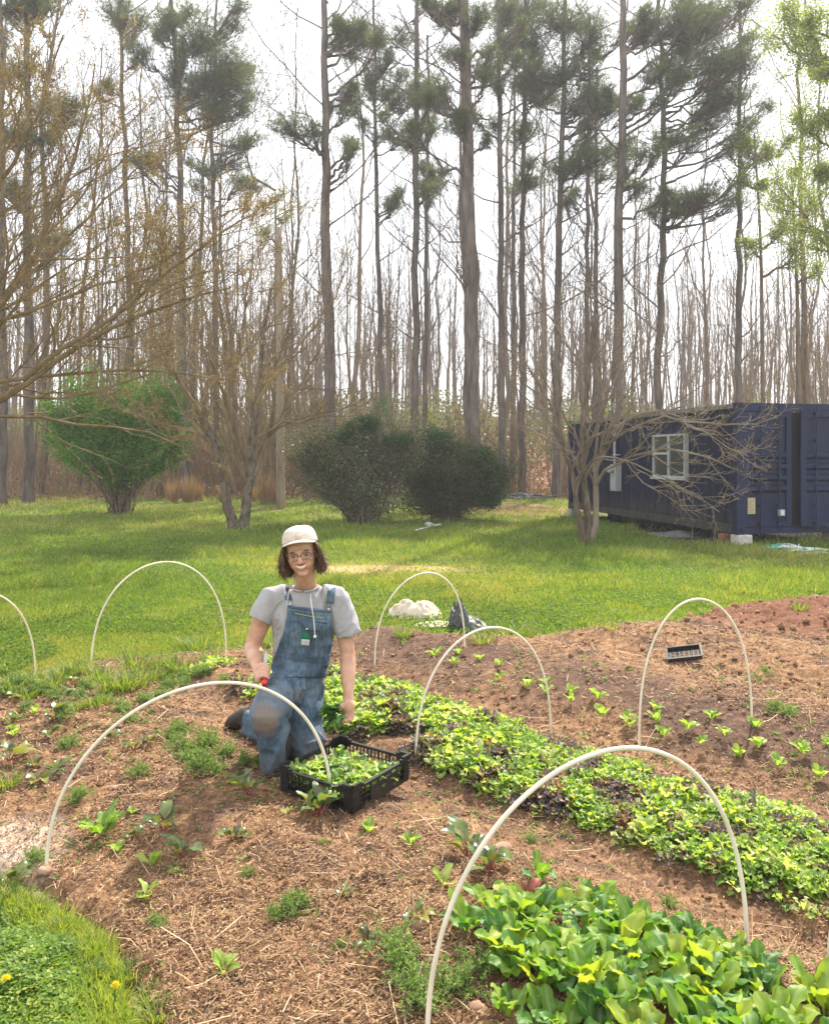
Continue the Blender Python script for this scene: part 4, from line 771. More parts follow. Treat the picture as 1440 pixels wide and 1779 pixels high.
# ---------------------------------------------------------------- crate of greens
a=gnd(612,1421); b=gnd(727,1384); c=gnd(499,1380)
av=nrm((b-a)*[1,1,0]); bv=nrm((c-a)*[1,1,0]); bv=nrm(bv-.55*av*np.dot(av,bv)); LA,LB,HH=.435,.435,.122; tl=.03
CB=thing('harvest_crate','black plastic harvest crate of cut greens on the path beside the man','crate',a+[0,0,.0])
BP=mat('black_crate_plastic',[(.008,.008,.009),(.016,.016,.017)],6,.38,spec=.5)
def cp(u,v,z): return a+av*u+bv*v+np.array([0,0,z+.012+tl*u])
def pbox(g,u0,u1,v0,v1,z0,z1):
    V=[cp(u,v,z) for u in(u0,u1) for v in(v0,v1) for z in(z0,z1)]; g.add(V,[[0,1,3,2],[4,6,7,5],[0,4,5,1],[2,3,7,6],[0,2,6,4],[1,5,7,3]])
def wall(axis,side):
    g=Geo(); L=LA if axis==0 else LB; t=.006
    def bx_(x0,x1,z0,z1,e=0):
        if axis==0:
            v0,v1=(0-e,t) if side==0 else (LB-t,LB+e); pbox(g,x0,x1,v0,v1,z0,z1)
        else:
            u0,u1=(0-e,t) if side==0 else (LA-t,LA+e); pbox(g,u0,u1,x0,x1,z0,z1)
    low=.0 if side==0 and axis==0 else .0
    bx_(.0,L,0,.018); 
    # rim: raised at the corners, dipping between them
    for k in range(24):
        x0=L*k/24;x1=L*(k+1)/24; xm=(x0+x1)/2; e=min(xm,L-xm); up=.018*(1-min(max((e-.05)/.03,0),1)); bx_(x0,x1+.0004,HH-.026+up,HH-.014+up,.009)
        if e<.075: bx_(x0,x1+.0004,HH-.04,HH-.0265+up)
    n=int(L/(.055 if axis==0 and side==0 else .028))
    for k in range(n+1): x=.045+(L-.09)*k/n; w_=.0036 if k%3 else .008; bx_(x-w_/2,x+w_/2,.018,HH-.024,.0015 if k%4==0 else 0)
    for z in (.045,.066): bx_(.03,L-.03,z-.002,z+.002)
    if axis==0 and side==0: bx_(.13,L-.10,.018,.078,.003)
    bx_(0,.045,.018,HH-.03,.002); bx_(L-.045,L,.018,HH-.03,.002)
    for z in (.03,.06,.09,.115):
        bx_(0,.047,z,z+.004,.006); bx_(L-.047,L,z,z+.004,.006)
    return g
for ax_ in (0,1):
    for sd_ in (0,1): wall(ax_,sd_).build('crate_wall',BP,CB)
g=Geo(); 
for k in range(12): pbox(g,.01,LA-.01,.02+k*(LB-.04)/12,.02+k*(LB-.04)/12+.022,.002,.008)
for k in range(4): pbox(g,.02+k*.11,.05+k*.11,.01,LB-.01,-.003,.0018)
g.build('crate_floor',BP,CB)
# leaves
SG=leafmat('salad_leaves',[(.24,.08,.07),(.15,.10,.14),(.09,.19,.04),(.18,.32,.05),(.30,.43,.07),(.38,.48,.14),(.50,.55,.26)],.5,.42,(.45,.52,.25),(1.5,1.45,.5),nz=0)
r=np.random.default_rng(77); g=Geo(); n=620; uv=r.random((n,2)); p=np.array([cp(.02+.39*u,.02+.39*v,.02+.065*r.random()+.015*math.sin(u*5)) for u,v in uv])
strips(g,p,r.random(n)*2*PI,r.uniform(-.1,1.0,n),r.uniform(-.9,.5,n),r.uniform(.035,.08,n),r.uniform(.022,.042,n),[.12,.3,.75,1,.95,.6,.2],r,.5,.2,np.clip(.25+.6*r.random(n)-.35*(r.random(n)<.12),0,1),5,5.)
tag(g.build('cut_greens',SG,None,True),'freshly cut salad leaves heaped inside the black crate','greens',kind='stuff')
# seed tray on the far bed
p=gnd(1189,1150); T=thing('seed_tray','empty black seedling tray tilted on the far mulched bed','tray',p); g=Geo(); w_,d_,h_=.125,.11,.032; rot=-.25
def tb(c,s): 
    bbox(g,(0,0,0),s,0); V=g.v[-1]; V+=np.array(c); 
for c_,s_ in [((0,-d_,h_/2),(2*w_,.006,h_)),((0,d_,h_/2),(2*w_,.006,h_)),((-w_,0,h_/2),(.006,2*d_,h_)),((w_,0,h_/2),(.006,2*d_,h_)),((0,0,h_+.002),(2*w_+.02,.02,.004))][:4]: tb(c_,s_)
for k in range(7): tb((-w_+.02+k*(2*w_-.04)/6,0,.004),(.008,2*d_,.006)); tb((0,-d_+.02+k*(2*d_-.04)/6,.003),(2*w_,.008,.005))
for sx_ in(-1,1): tb((sx_*(w_+.006),0,h_),(.016,2*d_+.02,.005)); tb((0,sx_*(d_+.006),h_+.0003),(2*w_+.004,.016,.005))
M_=np.array(Matrix.Rotation(rot,3,'Z')@Matrix.Rotation(.16,3,'X')@Matrix.Rotation(-.18,3,'Y')); g.v=[v@M_.T+p+[0,0,.05] for v in g.v]; g.build('tray',BP,T)
# rocks
RK=mat('clay_rock',[(.22,.12,.08),(.36,.22,.15),(.50,.36,.26)],9,.95,(1,1,1),.5,.01)
for px,py,s,lab in [(77,1518,.030,'pink clay stone at the foot of the wide hoop by the clover'),(785,1440,.035,'rounded tan stone on the path beside the crate'),(872,1482,.04,'square reddish clod above the beet leaves by the near hoop'),(728,1612,.032,'brown earth lump above the feathery weed near the bottom'),(197,1373,.026,'small flat stone in the left bed'),(830,1760,.03,'small red clay lump by the near hoop')]:
    p=gnd(px,py); rr=np.random.default_rng(px); u=np.linspace(0,2*PI,13)[:-1]; v=np.linspace(.05,PI-.05,8); U,Vv=np.meshgrid(u,v); q=np.stack([np.cos(U)*np.sin(Vv),np.sin(U)*np.sin(Vv)*.8,np.cos(Vv)*.62],-1).reshape(-1,3); q*=(1+.35*(fbm(q[:,0]*2+px,q[:,1]*2+q[:,2]*1.7,3,px)-.45)[:,None]*2); i=np.arange(7)[:,None]*12; j=np.arange(12)[None]; jj=(j+1)%12
    g=Geo(); g.add(q*s+p+[0,0,s*.35],np.stack([i+j,i+jj,i+12+jj,i+12+j],-1).reshape(-1,4)); tag(g.build('rock',RK,None,True),lab,'stone')
# ---------------------------------------------------------------- beds of greens
r=np.random.default_rng(8); g=Geo()
n=3600; s=-5.75+7.2*r.random(n)**.92; nn=r.uniform(3.06,3.80,n); x=s*DV[0]+nn*NV[0]+r.normal(size=n)*.015; y=s*DV[1]+nn*NV[1]+r.normal(size=n)*.015
cl=fbm(x*3.2,y*3.2,3,500); e=np.minimum(nn-3.03,3.83-nn)+.10*(vnoise(x*7,y*7,9)-.5); far=sstep(-4.3,-5.4,s); k=(e>.0)&(r.random(n)>.55*far)&(cl>.27+.1*far)&~(np.hypot(x+.55,y-4.45)<.30); x=x[k];y=y[k];cl=cl[k];far=far[k];e=e[k]; n=len(x)
pur=vnoise(x*9+5,y*9,600); pt=np.clip(.40+.50*r.random(n)+.5*(cl-.45),0,1); typ=r.random(n); pt=np.where(pur>.66,.13+.08*r.random(n),pt); pt=np.where(typ<.012,.0,pt)
sz=(.55+1.0*cl*r.uniform(.6,1.4,n))*np.clip(y/4.2,.85,1.5)*(1-.25*far)*(.65+.35*sstep(0,.15,e)); z=soil_h(x,y,False); NL=9
ii=np.repeat(np.arange(n),NL); N=len(ii); az=r.random(n)[ii]*6.28+np.tile(np.arange(NL)*2.4,n)+r.normal(size=N)*.3
inner=np.tile(np.linspace(0,1,NL),n); base=np.stack([x[ii]+.012*np.cos(az),y[ii]+.012*np.sin(az),z[ii]+.004+.035*sz[ii]*inner],-1)
t=np.clip(pt[ii]+(.03+.13*(pt[ii]>.3))*r.normal(size=N)+.10*(inner-.5)*(pt[ii]>.3),0,1)
e0=.55+.85*inner+.15*r.normal(size=N); e1=e0-r.uniform(.6,1.7,N)
L_=.066*sz[ii]*r.uniform(.7,1.2,N)*(1.05-.35*inner); lf=typ[ii]<.72
for m_,W_,pr,lb,rf in ((lf,.58,[.10,.14,.70,.45,1,.6,1,.55,.75,.1],5,.75),(~lf,.62,[.12,.2,.6,.9,1,1,.9,.6,.2],0,.30)):
    strips(g,base[m_],az[m_],e0[m_],e1[m_],L_[m_],L_[m_]*W_,pr,r,rf,.15,t[m_],5,lb,.35)
tag(g.build('mustard_greens',SG,None,True),'dense bed of frilly salad and mustard greens','salad greens',kind='stuff')
TG=leafmat('turnip_leaves',[(.05,.14,.035),(.08,.20,.04),(.13,.27,.04),(.24,.36,.045),(.38,.44,.06)],.42,.5,(.42,.52,.25),(1.6,1.5,.45),nz=9,spec=.35)
PR=[.08,.08,.16,.34,.50,.78,.86,1.0,.97,.98,.82,.62,.22]
def broad(g,x,y,n,L,W,r,tint=(.1,.9),lob=2.4,ruf=.28,el=(1.0,1.45),e1=(-.35,.7),z=None):
    z0=gz(x,y) if z is None else z; az=r.random()*6.28+np.arange(n)*2.4+r.normal(size=n)*.3
    b=np.stack([x+.012*np.cos(az),y+.012*np.sin(az),np.full(n,z0-.005)],-1)
    strips(g,b,az,r.uniform(*el,n),r.uniform(*e1,n),L*r.uniform(.65,1.1,n),W*r.uniform(.7,1.15,n),PR,r,ruf,.13,r.uniform(*tint,n),7,lob,.25,la=.15)
r=np.random.default_rng(19); g=Geo()
for k in range(320):
    s_=r.uniform(-1.94,1.6); n_=r.uniform(1.78,2.52)
    if s_<-1.62 and n_<2.0: continue
    x,y=s_*DV[0]+n_*NV[0],s_*DV[1]+n_*NV[1]
    if y<1.0: continue
    e=min(n_-1.76,2.54-n_,s_+2.0); f=.6+.30*min(e/.2,1); broad(g,x,y,int(r.integers(6,10)),.148*f,.066*f,r,el=(1.0,1.5),e1=(-.5,.8),lob=4.5,ruf=.4)
for k in range(46): # second upper layer of lighter leaves
    s_=r.uniform(-1.8,1.4); n_=r.uniform(1.9,2.46); x,y=s_*DV[0]+n_*NV[0],s_*DV[1]+n_*NV[1]; broad(g,x,y,4,.15,.062,r,(.55,1.),el=(1.2,1.5),e1=(.0,.9),lob=4,ruf=.35)
tag(g.build('turnip_greens',TG,None,True),'dense bed of broad-leaved turnip greens at bottom right','leafy greens',kind='stuff')
RL=leafmat('red_leaves',[(.12,.03,.02),(.20,.045,.025),(.17,.08,.03)],.25,.5,(.4,.1,.08))
g=Geo(); p=gnd(915,1575); broad(g,p[0],p[1],5,.095,.036,r,ruf=.15); tag(g.build('red_chard',RL,None,True),'plant with rust-red leaves at the upper tip of the turnip greens','plant')
# ---------------------------------------------------------------- single plants
LT=leafmat('lettuce_leaves',[(.16,.30,.05),(.28,.42,.07),(.42,.52,.14)],.5,.45,(.5,.58,.3),(1.4,1.4,.6))
BT=leafmat('beet_leaves',[(.05,.10,.045),(.08,.16,.05),(.13,.22,.06),(.32,.34,.06)],.38,.28,(.30,.08,.08),(1.5,1.4,.5),spec=.7)
STM=mat('beet_stems',[(.16,.03,.04),(.30,.08,.07)],9,.5)
def seedling(seed,kind):
    r=np.random.default_rng(seed); g=Geo(); n=int(r.integers(4,8))
    if kind=='lettuce':
        az=np.arange(n)*2.4+r.normal(size=n)*.3; b=np.zeros((n,3)); b[:,0]=.004*np.cos(az); b[:,1]=.004*np.sin(az)
        strips(g,b,az,r.uniform(.8,1.45,n),r.uniform(-.2,1.,n),r.uniform(.045,.085,n),r.uniform(.028,.045,n),[.25,.35,.55,.85,1,.9,.35],r,.25,.2,None,5,0); return g.build('lettuce_seedling',LT,None,True)
    T=thing('beet_plant','','plant'); az=np.arange(n+2)*2.4+r.normal(size=n+2)*.3; m=n+2; L=r.uniform(.08,.15,m); el=r.uniform(.7,1.4,m)
    sl_=L*.45; t=np.linspace(0,1,4)[None,:,None]; d=np.stack([np.cos(el)*np.cos(az),np.cos(el)*np.sin(az),np.sin(el)],-1); P=d[:,None]*t*sl_[:,None,None]; tubes(g,P,np.full((m,4),.0024),4); g.build('stems',STM,T)
    g=Geo(); strips(g,P[:,-1],az,el-.15,el-r.uniform(.6,2.0,m),L*.75,L*.42,[.2,.7,1,.95,.8,.5,.1],r,.3,.15,np.clip(r.random(m)*.8+.2*(r.random(m)<.3),0,1),5,0); g.build('leaves',BT,T,True); return T
def scatter_plants(protos,pts,label,cat,group,sc,seed):
    r=np.random.default_rng(seed); used=[False]*len(protos)
    for j,q in enumerate(pts):
        px,py=q[:2]; i=j%len(protos); o=protos[i] if not used[i] else clone(protos[i]); used[i]=True; p=gnd(px,py); o.location=p-[0,0,.004]; o.rotation_euler=(0,0,r.random()*6.28); s=sc*(q[2] if len(q)>2 else 1)*r.uniform(.9,1.15); o.scale=(s,s,s)
        lab=label(q) if callable(label) else label
        for k_ in ('label','category','group'): 
            if k_ in o: del o[k_]
        tag(o,lab,cat,group)
R_=[(757,1140),(798,1137),(790,1154),(833,1147),(868,1157),(867,1180),(917,1194),(948,1187),(950,1204),(992,1203),(992,1219),(1046,1242),(1037,1213),(1087,1248),(1096,1262),(1138,1233),(1142,1254),(1153,1278),(1194,1267),(1217,1292),(1235,1249),(1259,1278),(1282,1314),(1313,1264),(1317,1299),(1350,1330),(1396,1309),(1437,1295),(1422,1352),(1480,1330),(1500,1370),(700,1120,.8)]
scatter_plants([seedling(k,'lettuce') for k in range(6)],R_,'pale green lettuce seedling in the dark soil of the right bed','seedling','lettuce seedlings in the right bed',.92,1)
L_=[(205,1482,1.2),(265,1503,1.5),(255,1560,1.2),(388,1692,1.4),(640,1447,1.2),(713,1470,1.35),(770,1540,1.5),(25,1278),(60,1240),(230,1415,.9),(20,1270),(500,1415,.8)]
scatter_plants([seedling(k,'lettuce') for k in range(10,15)],L_,'pale green lettuce seedling among the beets of the left bed','seedling','lettuce seedlings in the left bed',.72,2)
B_=[(20,1262,1.1),(95,1252,1.2),(85,1285),(232,1305,1.2),(70,1362),(285,1445,1.25),(316,1490,1.),(403,1462,.8),(432,1382,1.35),(410,1360,.9),(552,1420,1.5),(815,1490,1.5),(850,1520,1.5),(262,1290,.8),(15,1325,1.2),(60,1335,.8),(190,1290,.7),(110,1222,1),(130,1190,1),(30,1215,.9),(95,1345,.9),(230,1460,.6),(640,1640,.6),(600,1560,.6),(720,1600,.7),(1000,1590,.7),(20,1540,1)]
scatter_plants([seedling(k,'beet') for k in range(20,25)],B_,'young beet with glossy leaves on red stems in the left bed','plant','young beets in the left bed',.74,3)
WD=leafmat('weed_leaves',[(.08,.16,.05),(.14,.24,.07),(.21,.31,.10),(.32,.37,.17)],.45,.5)
def feather(seed,H=.16,n=26):
    r=np.random.default_rng(seed); g=Geo(); az=r.random(n)*2*PI; el=r.uniform(.5,1.45,n); t=np.linspace(0,1,6)[None,:,None]; d=np.stack([np.cos(el)*np.cos(az),np.cos(el)*np.sin(az),np.sin(el)],-1); L=H*r.uniform(.5,1.1,n)
    P=d[:,None]*t*L[:,None,None]; P[:,:,2]-=(t[...,0]**2)*L[:,None]*.25; tubes(g,P,np.full((n,6),.0010),3,C=np.tile([[.5,0,0]],(n,1)))
    c,rr=grow(P,np.full((n,6),.001),12,.30,1.0,r,up=.1,minr=.0008,K=3,tmin=.25); c=c[:,:]; k=len(c); p=np.concatenate([c[:,1],c[:,2]]); leaves(g,p,r.normal(size=(2*k,3))+[0,0,.3],.013,.006,r); leaves(g,c[:,1],c[:,2]-c[:,1],.016,.006,r); leaves(g,p,r.normal(size=(2*k,3)),.011,.006,r)
    return g.build('feathery_weed',WD)
W_=[(30,1195,1.2),(80,1205,1.2),(150,1200,1.1),(180,1225,1.),(210,1235,1.),(250,1225,1.),(290,1200,1.2),(320,1195,1.),(350,1175,1.1),(275,1215,1),(110,1250,.9),(45,1235,.9),(310,1275,1),(360,1300,1.1),(395,1315,1.),(350,1340,1.1),(320,1310,1.2),(10,1210,1.2),(225,1255,.8),(338,1325,1.2),(425,1330,.8),(455,1325,.7),(700,1690,1.25),(680,1660,1.),(720,1740,1.3),(505,1588,.9),(525,1575,.7),(135,1395,1.),(240,1350,.9),(60,1498,.8),(120,1300,.8),(300,1285,.8),(375,1345,.8),(95,1215,1.1),(60,1200,1.1),(140,1215,1),(390,1190,.9),(320,1180,1),(840,1690,.9),(800,1720,1.1),(1060,1580,.8),(920,1465,.5),(480,1595,.6),(560,1370,.9),(300,1520,.5),(430,1525,.5),(590,1650,.5),(980,1555,.6),(1165,1580,.6),(270,1610,.6),(560,1470,.4),(1330,1170,.7),(1345,1235,.8),(1370,1245,.8),(300,1470,.4),(170,1700,.7)]
scatter_plants([feather(k) for k in range(31,36)],W_,'feathery green weed growing in the mulch','weed','feathery weeds in the beds',.72,4)
def gtuft(seed,n=150,H=.20):
    r=np.random.default_rng(seed); a=r.random(n)*2*PI; rad=.09*r.random(n)**.5; b=np.stack([rad*np.cos(a),rad*np.sin(a),np.zeros(n)-.005],-1); g=Geo(); strips(g,b,a+r.normal(size=n)*.6,r.uniform(1.0,1.5,n),r.uniform(-.3,1.0,n),H*r.uniform(.4,1,n),.006,[.8,1,.85,.6,.1],r,cup=0,cols=2); return g.build('grass_tuft',GRASS)
T_=[(238,1165,1.1),(215,1200,1.1),(235,1195,1.),(195,1205,1.),(345,1132,.9),(325,1125,.8),(880,1118,1.2),(905,1112,1.),(840,1122,.9),(60,1190,.9),(20,1205,.9),(110,1180,.9),(480,1125,.8),(590,1112,.7),(700,1108,.8),(755,1112,.7),(1000,1102,.7),(1060,1098,.8),(1140,1088,.7),(1230,1070,.7),(1390,1062,.7),(15,1368,.6),(1310,1190,.5),(260,1740,.4),(230,1700,.4),(275,1775,.45),(285,1160,.8),(170,1230,.7),(430,1135,.8),(0,1560,.5),(60,1590,.5),(110,1625,.45),(160,1660,.5),(30,1575,.5),(10,1170,.9),(140,1172,.9),(90,1198,.8),(175,1185,.8),(260,1185,.8),(290,1178,.7),(310,1165,.8),(365,1150,.8),(50,1215,.6),(130,1235,.6)]
scatter_plants([gtuft(k) for k in range(41,45)],T_,'tuft of long green grass at the ragged edge of the garden','grass tuft','grass tufts along the garden edge',1.,5)
# big green weed at left
g=Geo(); r=np.random.default_rng(88); p=gnd(176,1445); broad(g,p[0],p[1],10,.14,.05,r,(.3,.9),el=(.8,1.5),lob=5,ruf=.4); tag(g.build('broad_leaved_weed',TG,None,True),'bushy broad-leaved weed with one wilted pale leaf in the left bed','weed')
# cotyledon-like little weeds everywhere: uncountable
g=Geo(); r=np.random.default_rng(89); x,y=scat(2600,-80,1520,1110,1800,r); k=pdist(GPOLY,x,y)>.0; cl=fbm(x*1.3,y*1.3,3,91); k&=(cl>.50)|(r.random(len(x))<.12); x=x[k];y=y[k]
for i in range(5):
    az=r.random(len(x))*6.28; el=r.uniform(.1,1.1,len(x)); leaves(g,np.stack([x,y,soil_h(x,y)+.004],-1)+r.normal(size=(len(x),3))*[.008,.008,0],np.stack([np.cos(az),np.sin(az),np.tan(el)*.6],-1),.018*np.clip(y/3.5,.7,1.5),.010*np.clip(y/3.5,.7,1.5),r)
# greener weedy fringe along the lawn edge
x,y=scat(30000,-120,1560,1060,1300,r); d=pdist(GPOLY,x,y); cl=fbm(x*1.8,y*1.8,3,93); k=(d>-.1)&(d<.1+.55*cl*sstep(-1.,-2.5,x)+.30*(cl>.5))&(cl+.1*(x<-1)>.40); x=x[k];y=y[k]; az=r.random(len(x))*6.28; leaves(g,np.stack([x,y,ground_z(x,y)],-1),np.stack([np.cos(az),np.sin(az),r.uniform(.3,2.5,len(x))],-1),.05*r.uniform(.4,1.1,len(x)),.012,r)
tag(g.build('small_weeds',WD),'tiny weeds sprouting over the soil','weeds',kind='stuff')
# clover patch in the near left corner
CV=leafmat('clover_leaves',[(.06,.13,.02),(.10,.19,.028),(.17,.27,.04),(.28,.36,.06),(.42,.42,.12)],.42,.45,(.3,.45,.2),(1.5,1.5,.5))
g=Geo(); r=np.random.default_rng(90); n=44000; px=r.uniform(-260,330,n); py=r.uniform(1535,1860,n); Y=CH*F/(py-HY); x=(px-CX)/F*Y;y=Y
d=-pdist(GPOLY,x,y)+.10*(fbm(x*5,y*5,3,95)-.45); k=(d>.0); x=x[k];y=y[k];d=d[k]; dens=sstep(.0,.25,d); n=len(x)
hm=.015+.16*sstep(.0,.45,d)*np.maximum(fbm(x*5,y*5,3,96)-.12,0)*1.5; z=ground_z(x,y)+hm*(.25+.75*r.random(n)**.5)
cov=r.random(n)<sstep(.02,.20,d)
az0=r.random(n)*6.28; tl_=np.clip(.15+.8*r.random(n)*(.4+fbm(x*6,y*6,2,97)),0,1); nt_=r.normal(size=(n,3))*.35+[0,0,1]
for j in range(3):
    az=az0+j*2.094; dd=np.stack([np.cos(az),np.sin(az),0*az],-1); dd=nrm(dd-nrm(nt_)*(dd*nrm(nt_)).sum(1,keepdims=True))
    m=cov; N=m.sum(); D=dd[m]; s_=nrm(np.cross(D,nt_[m])); c=np.stack([x,y,z],-1)[m]; Ls=(.0145*r.uniform(.7,1.3,N))[:,None]; U=np.cross(s_,D)
    V=np.stack([c,c+D*Ls*.55-s_*Ls*.42+U*Ls*.08,c+D*Ls*.98-s_*Ls*.30,c+D*Ls*.90,c+D*Ls*.98+s_*Ls*.30,c+D*Ls*.55+s_*Ls*.42+U*Ls*.08],1); i=np.arange(N)[:,None]*6
    g.add(V.reshape(-1,3),np.concatenate([i+[0,1,2,3],i+[0,3,4,5]],0),None,np.repeat(tl_[m][:,None]*np.array([[1,0,0]]),6,0))
m=~cov|(r.random(n)<.32); N=m.sum(); az=r.random(N)*6.28; el=r.uniform(.2,1.3,N)
leaves(g,np.stack([x,y,ground_z(x,y)],-1)[m],np.stack([np.cos(az)*np.cos(el),np.sin(az)*np.cos(el),np.sin(el)],-1),r.uniform(.02,.075,N),.004,r,C=np.clip(.6+.4*r.random(N),0,1)[:,None]*np.array([[1,0,0]]))
tag(g.build('clover_patch',CV),'lush clover and grass in the near left corner','clover',kind='stuff')
# dandelions
DY=mat('dandelion_petals',[(.80,.62,.02),(.88,.74,.05)],30,.6)
for px,py,h,lab in [(198,1772,.10,'yellow dandelion flower in the clover at the bottom left'),(8,1760,.10,'yellow dandelion at the left edge of the clover'),(378,1112,.06,'small yellow dandelion in the lawn left of the man')]:
    p=gnd(px,py); T=thing('dandelion',lab,'flower',p); r=np.random.default_rng(px); g=Geo(); tubes(g,np.array([p,p+[0,0,h/2],p+[.004,0,h]]),np.full(3,.0018),5); g.build('stem',WD,T); g=Geo(); n=60; az=r.random(n)*6.28; el=r.uniform(.1,1.4,n); leaves(g,np.tile(p+[.004,0,h],(n,1)),np.stack([np.cos(az)*np.cos(el),np.sin(az)*np.cos(el),np.sin(el)],-1),.017,.006,r); g.build('petals',DY,T)
# ---------------------------------------------------------------- the kneeling person
from mathutils.bvhtree import BVHTree
def sphere_el(g,c,r,ax=None,nu=20,nv=12,m=0):
    u=np.arange(nu)/nu*2*PI; v=np.linspace(.02,PI-.02,nv); U,Vv=np.meshgrid(u,v); q=np.stack([np.cos(U)*np.sin(Vv)*r[0],np.sin(U)*np.sin(Vv)*r[1],np.cos(Vv)*r[2]],-1).reshape(-1,3)
    if ax is not None: q=q@np.array(ax)
    i=np.arange(nv-1)[:,None]*nu; j=np.arange(nu)[None]; jj=(j+1)%nu; g.add(q+np.array(c),np.stack([i+j,i+12*0+j+nu,i+nu+jj,i+jj],-1).reshape(-1,4),[[0,a,a+1] for a in range(1,nu-1)]+[[(nv-1)*nu,(nv-1)*nu+a+1,(nv-1)*nu+a] for a in range(1,nu-1)],None,m)
def loft(g,pts,rx,ry=None,ref=(1,0,0),K=None,n=20,m=0,raw=False):
    pts=np.array(pts,float); rx=np.array(rx,float); ry=rx if ry is None else np.array(ry,float); K=K or max(len(pts)*6,8)
    if not raw:
        d=np.r_[0,np.cumsum(np.linalg.norm(np.diff(pts,axis=0),axis=1))]; t=np.linspace(0,d[-1],K)
        A=np.stack([np.interp(t,d,q) for q in [*pts.T,rx,ry]],-1)
        for _ in range(3): A[1:-1]=.25*A[:-2]+.5*A[1:-1]+.25*A[2:]
        pts=A[:,:3];rx=A[:,3];ry=A[:,4]
    K=len(pts); T=nrm(np.gradient(pts,axis=0)); ref=np.tile(np.array(ref,float),(K,1)); e1=nrm(ref-(ref*T).sum(1,keepdims=True)*T); e2=np.cross(T,e1); a=np.arange(n)/n*2*PI
    V=pts[:,None]+rx[:,None,None]*np.cos(a)[None,:,None]*e1[:,None]+ry[:,None,None]*np.sin(a)[None,:,None]*e2[:,None]
    k=np.arange(K-1)[:,None]*n; s=np.arange(n)[None]; s2=(s+1)%n; g.add(V.reshape(-1,3),np.stack([k+s,k+s2,k+n+s2,k+n+s],-1).reshape(-1,4),[[0,b+1,b] for b in range(1,n-1)]+[[(K-1)*n,(K-1)*n+b,(K-1)*n+b+1] for b in range(1,n-1)],None,m)
def remesh(g,vox,sm=4,fac=.5):
    me=bpy.data.meshes.new('tmp'); V=np.concatenate(g.v); F_=[tuple(map(int,f)) for f in np.concatenate(g.q)]+[tuple(map(int,f)) for f in np.concatenate(g.t)]
    me.from_pydata(V.tolist(),[],F_); o=bpy.data.objects.new('tmp',me); COL.objects.link(o); md=o.modifiers.new('r','REMESH'); md.mode='VOXEL'; md.voxel_size=vox
    if sm: s=o.modifiers.new('s','SMOOTH'); s.factor=fac; s.iterations=sm
    dg=bpy.context.evaluated_depsgraph_get(); e=o.evaluated_get(dg); m2=bpy.data.meshes.new_from_object(e); n=len(m2.vertices); v=np.zeros(n*3); m2.vertices.foreach_get('co',v); q=np.zeros(len(m2.loops),int); m2.loops.foreach_get('vertex_index',q)
    no=np.zeros(n*3); m2.vertices.foreach_get('normal',no); bpy.data.objects.remove(o); bpy.data.meshes.remove(m2); bpy.data.meshes.remove(me)
    return v.reshape(-1,3),q.reshape(-1,4),no.reshape(-1,3)
SKIN_m,nt,p,o=newmat('mottled_skin'); n1=noise(nt,18,5); nt.links.new(ramp(nt,[(.3,(.46,.24,.15)),(.55,(.58,.33,.22)),(.75,(.64,.39,.28))],n1),p.inputs['Base Color']); p.inputs['Roughness'].default_value=.5; p.inputs['Subsurface Weight'].default_value=.12; p.inputs['Subsurface Radius'].default_value=(.012,.005,.003); p.inputs['Subsurface Scale'].default_value=1  # skin's own tone, mottled by noise over the whole body
LIP=mat('lips',[(.42,.14,.11),(.50,.19,.15)],20,.4); TEE=mat('teeth',[(.70,.67,.62),(.78,.75,.70)],20,.3); DRK=mat('dark_features',[(.03,.018,.012),(.06,.035,.022)],30,.5); EYE=mat('eye_white',[(.30,.24,.20),(.38,.32,.28)],20,.3)
HAIR=leafmat('brown_wavy_hair',[(.05,.026,.014),(.13,.07,.038),(.25,.145,.08)],.2,.45,spec=.5)
PB=gnd(500,1352); PB=np.array([-.64,4.35,gz(-.64,4.35)])
MAN=thing('person','smiling person in grey T-shirt, denim overalls and pale cap kneeling between the beds','person',PB)
Ch=PXY(523.5,961,4.30); ro=math.radians(9); R_u=np.array([-math.sin(ro),-.03,math.cos(ro)]); R_u=nrm(R_u); R_r=np.array([math.cos(ro),.03,math.sin(ro)]); R_f=nrm(np.cross(R_r,R_u)*1.0); R_f=R_f if R_f[1]<0 else -R_f; R_r=nrm(np.cross(R_u,R_f)); R_r=R_r if R_r[0]>0 else -R_r
AX=np.array([R_r,R_f,R_u])
def HL(r,f,u): return Ch+R_r*r+R_f*f+R_u*u
g=Geo()
E_=lambda c,r:sphere_el(g,HL(*c),r,AX)
E_((0,-.018,.032),(.079,.096,.084)); E_((0,.022,-.018),(.071,.070,.086)); E_((0,.014,-.060),(.059,.058,.046)); E_((0,.058,-.099),(.024,.020,.017)); E_((0,.036,-.088),(.036,.035,.026))
for s in(-1,1): E_((s*.041,.062,-.024),(.022,.022,.019)); E_((s*.028,.064,-.050),(.020,.022,.022)); E_((s*.0115,.098,-.037),(.009,.011,.008)); E_((s*.077,-.005,-.015),(.008,.02,.032))
E_((0,.072,-.058),(.030,.016,.020))
loft(g,[HL(0,.080,.014),HL(0,.093,-.005),HL(0,.110,-.030),HL(0,.105,-.041)],[.008,.0085,.0125,.011],K=9)
loft(g,[HL(-.048,.066,.018),HL(-.025,.083,.020),HL(0,.084,.016),HL(.025,.083,.020),HL(.048,.066,.018)],[.009]*5,[.008]*5,ref=(0,1,0))
NB=PXY(531,1021,4.42)
loft(g,[HL(0,-.02,-.03),HL(0,-.018,-.09),NB+[0,.0,.02],NB+[0,.02,-.06]],[.058,.055,.057,.075],[.056,.056,.054,.05])
chest=PXY(529,1080,4.44); waist=PXY(523,1140,4.47); pel=PXY(520,1180,4.50)
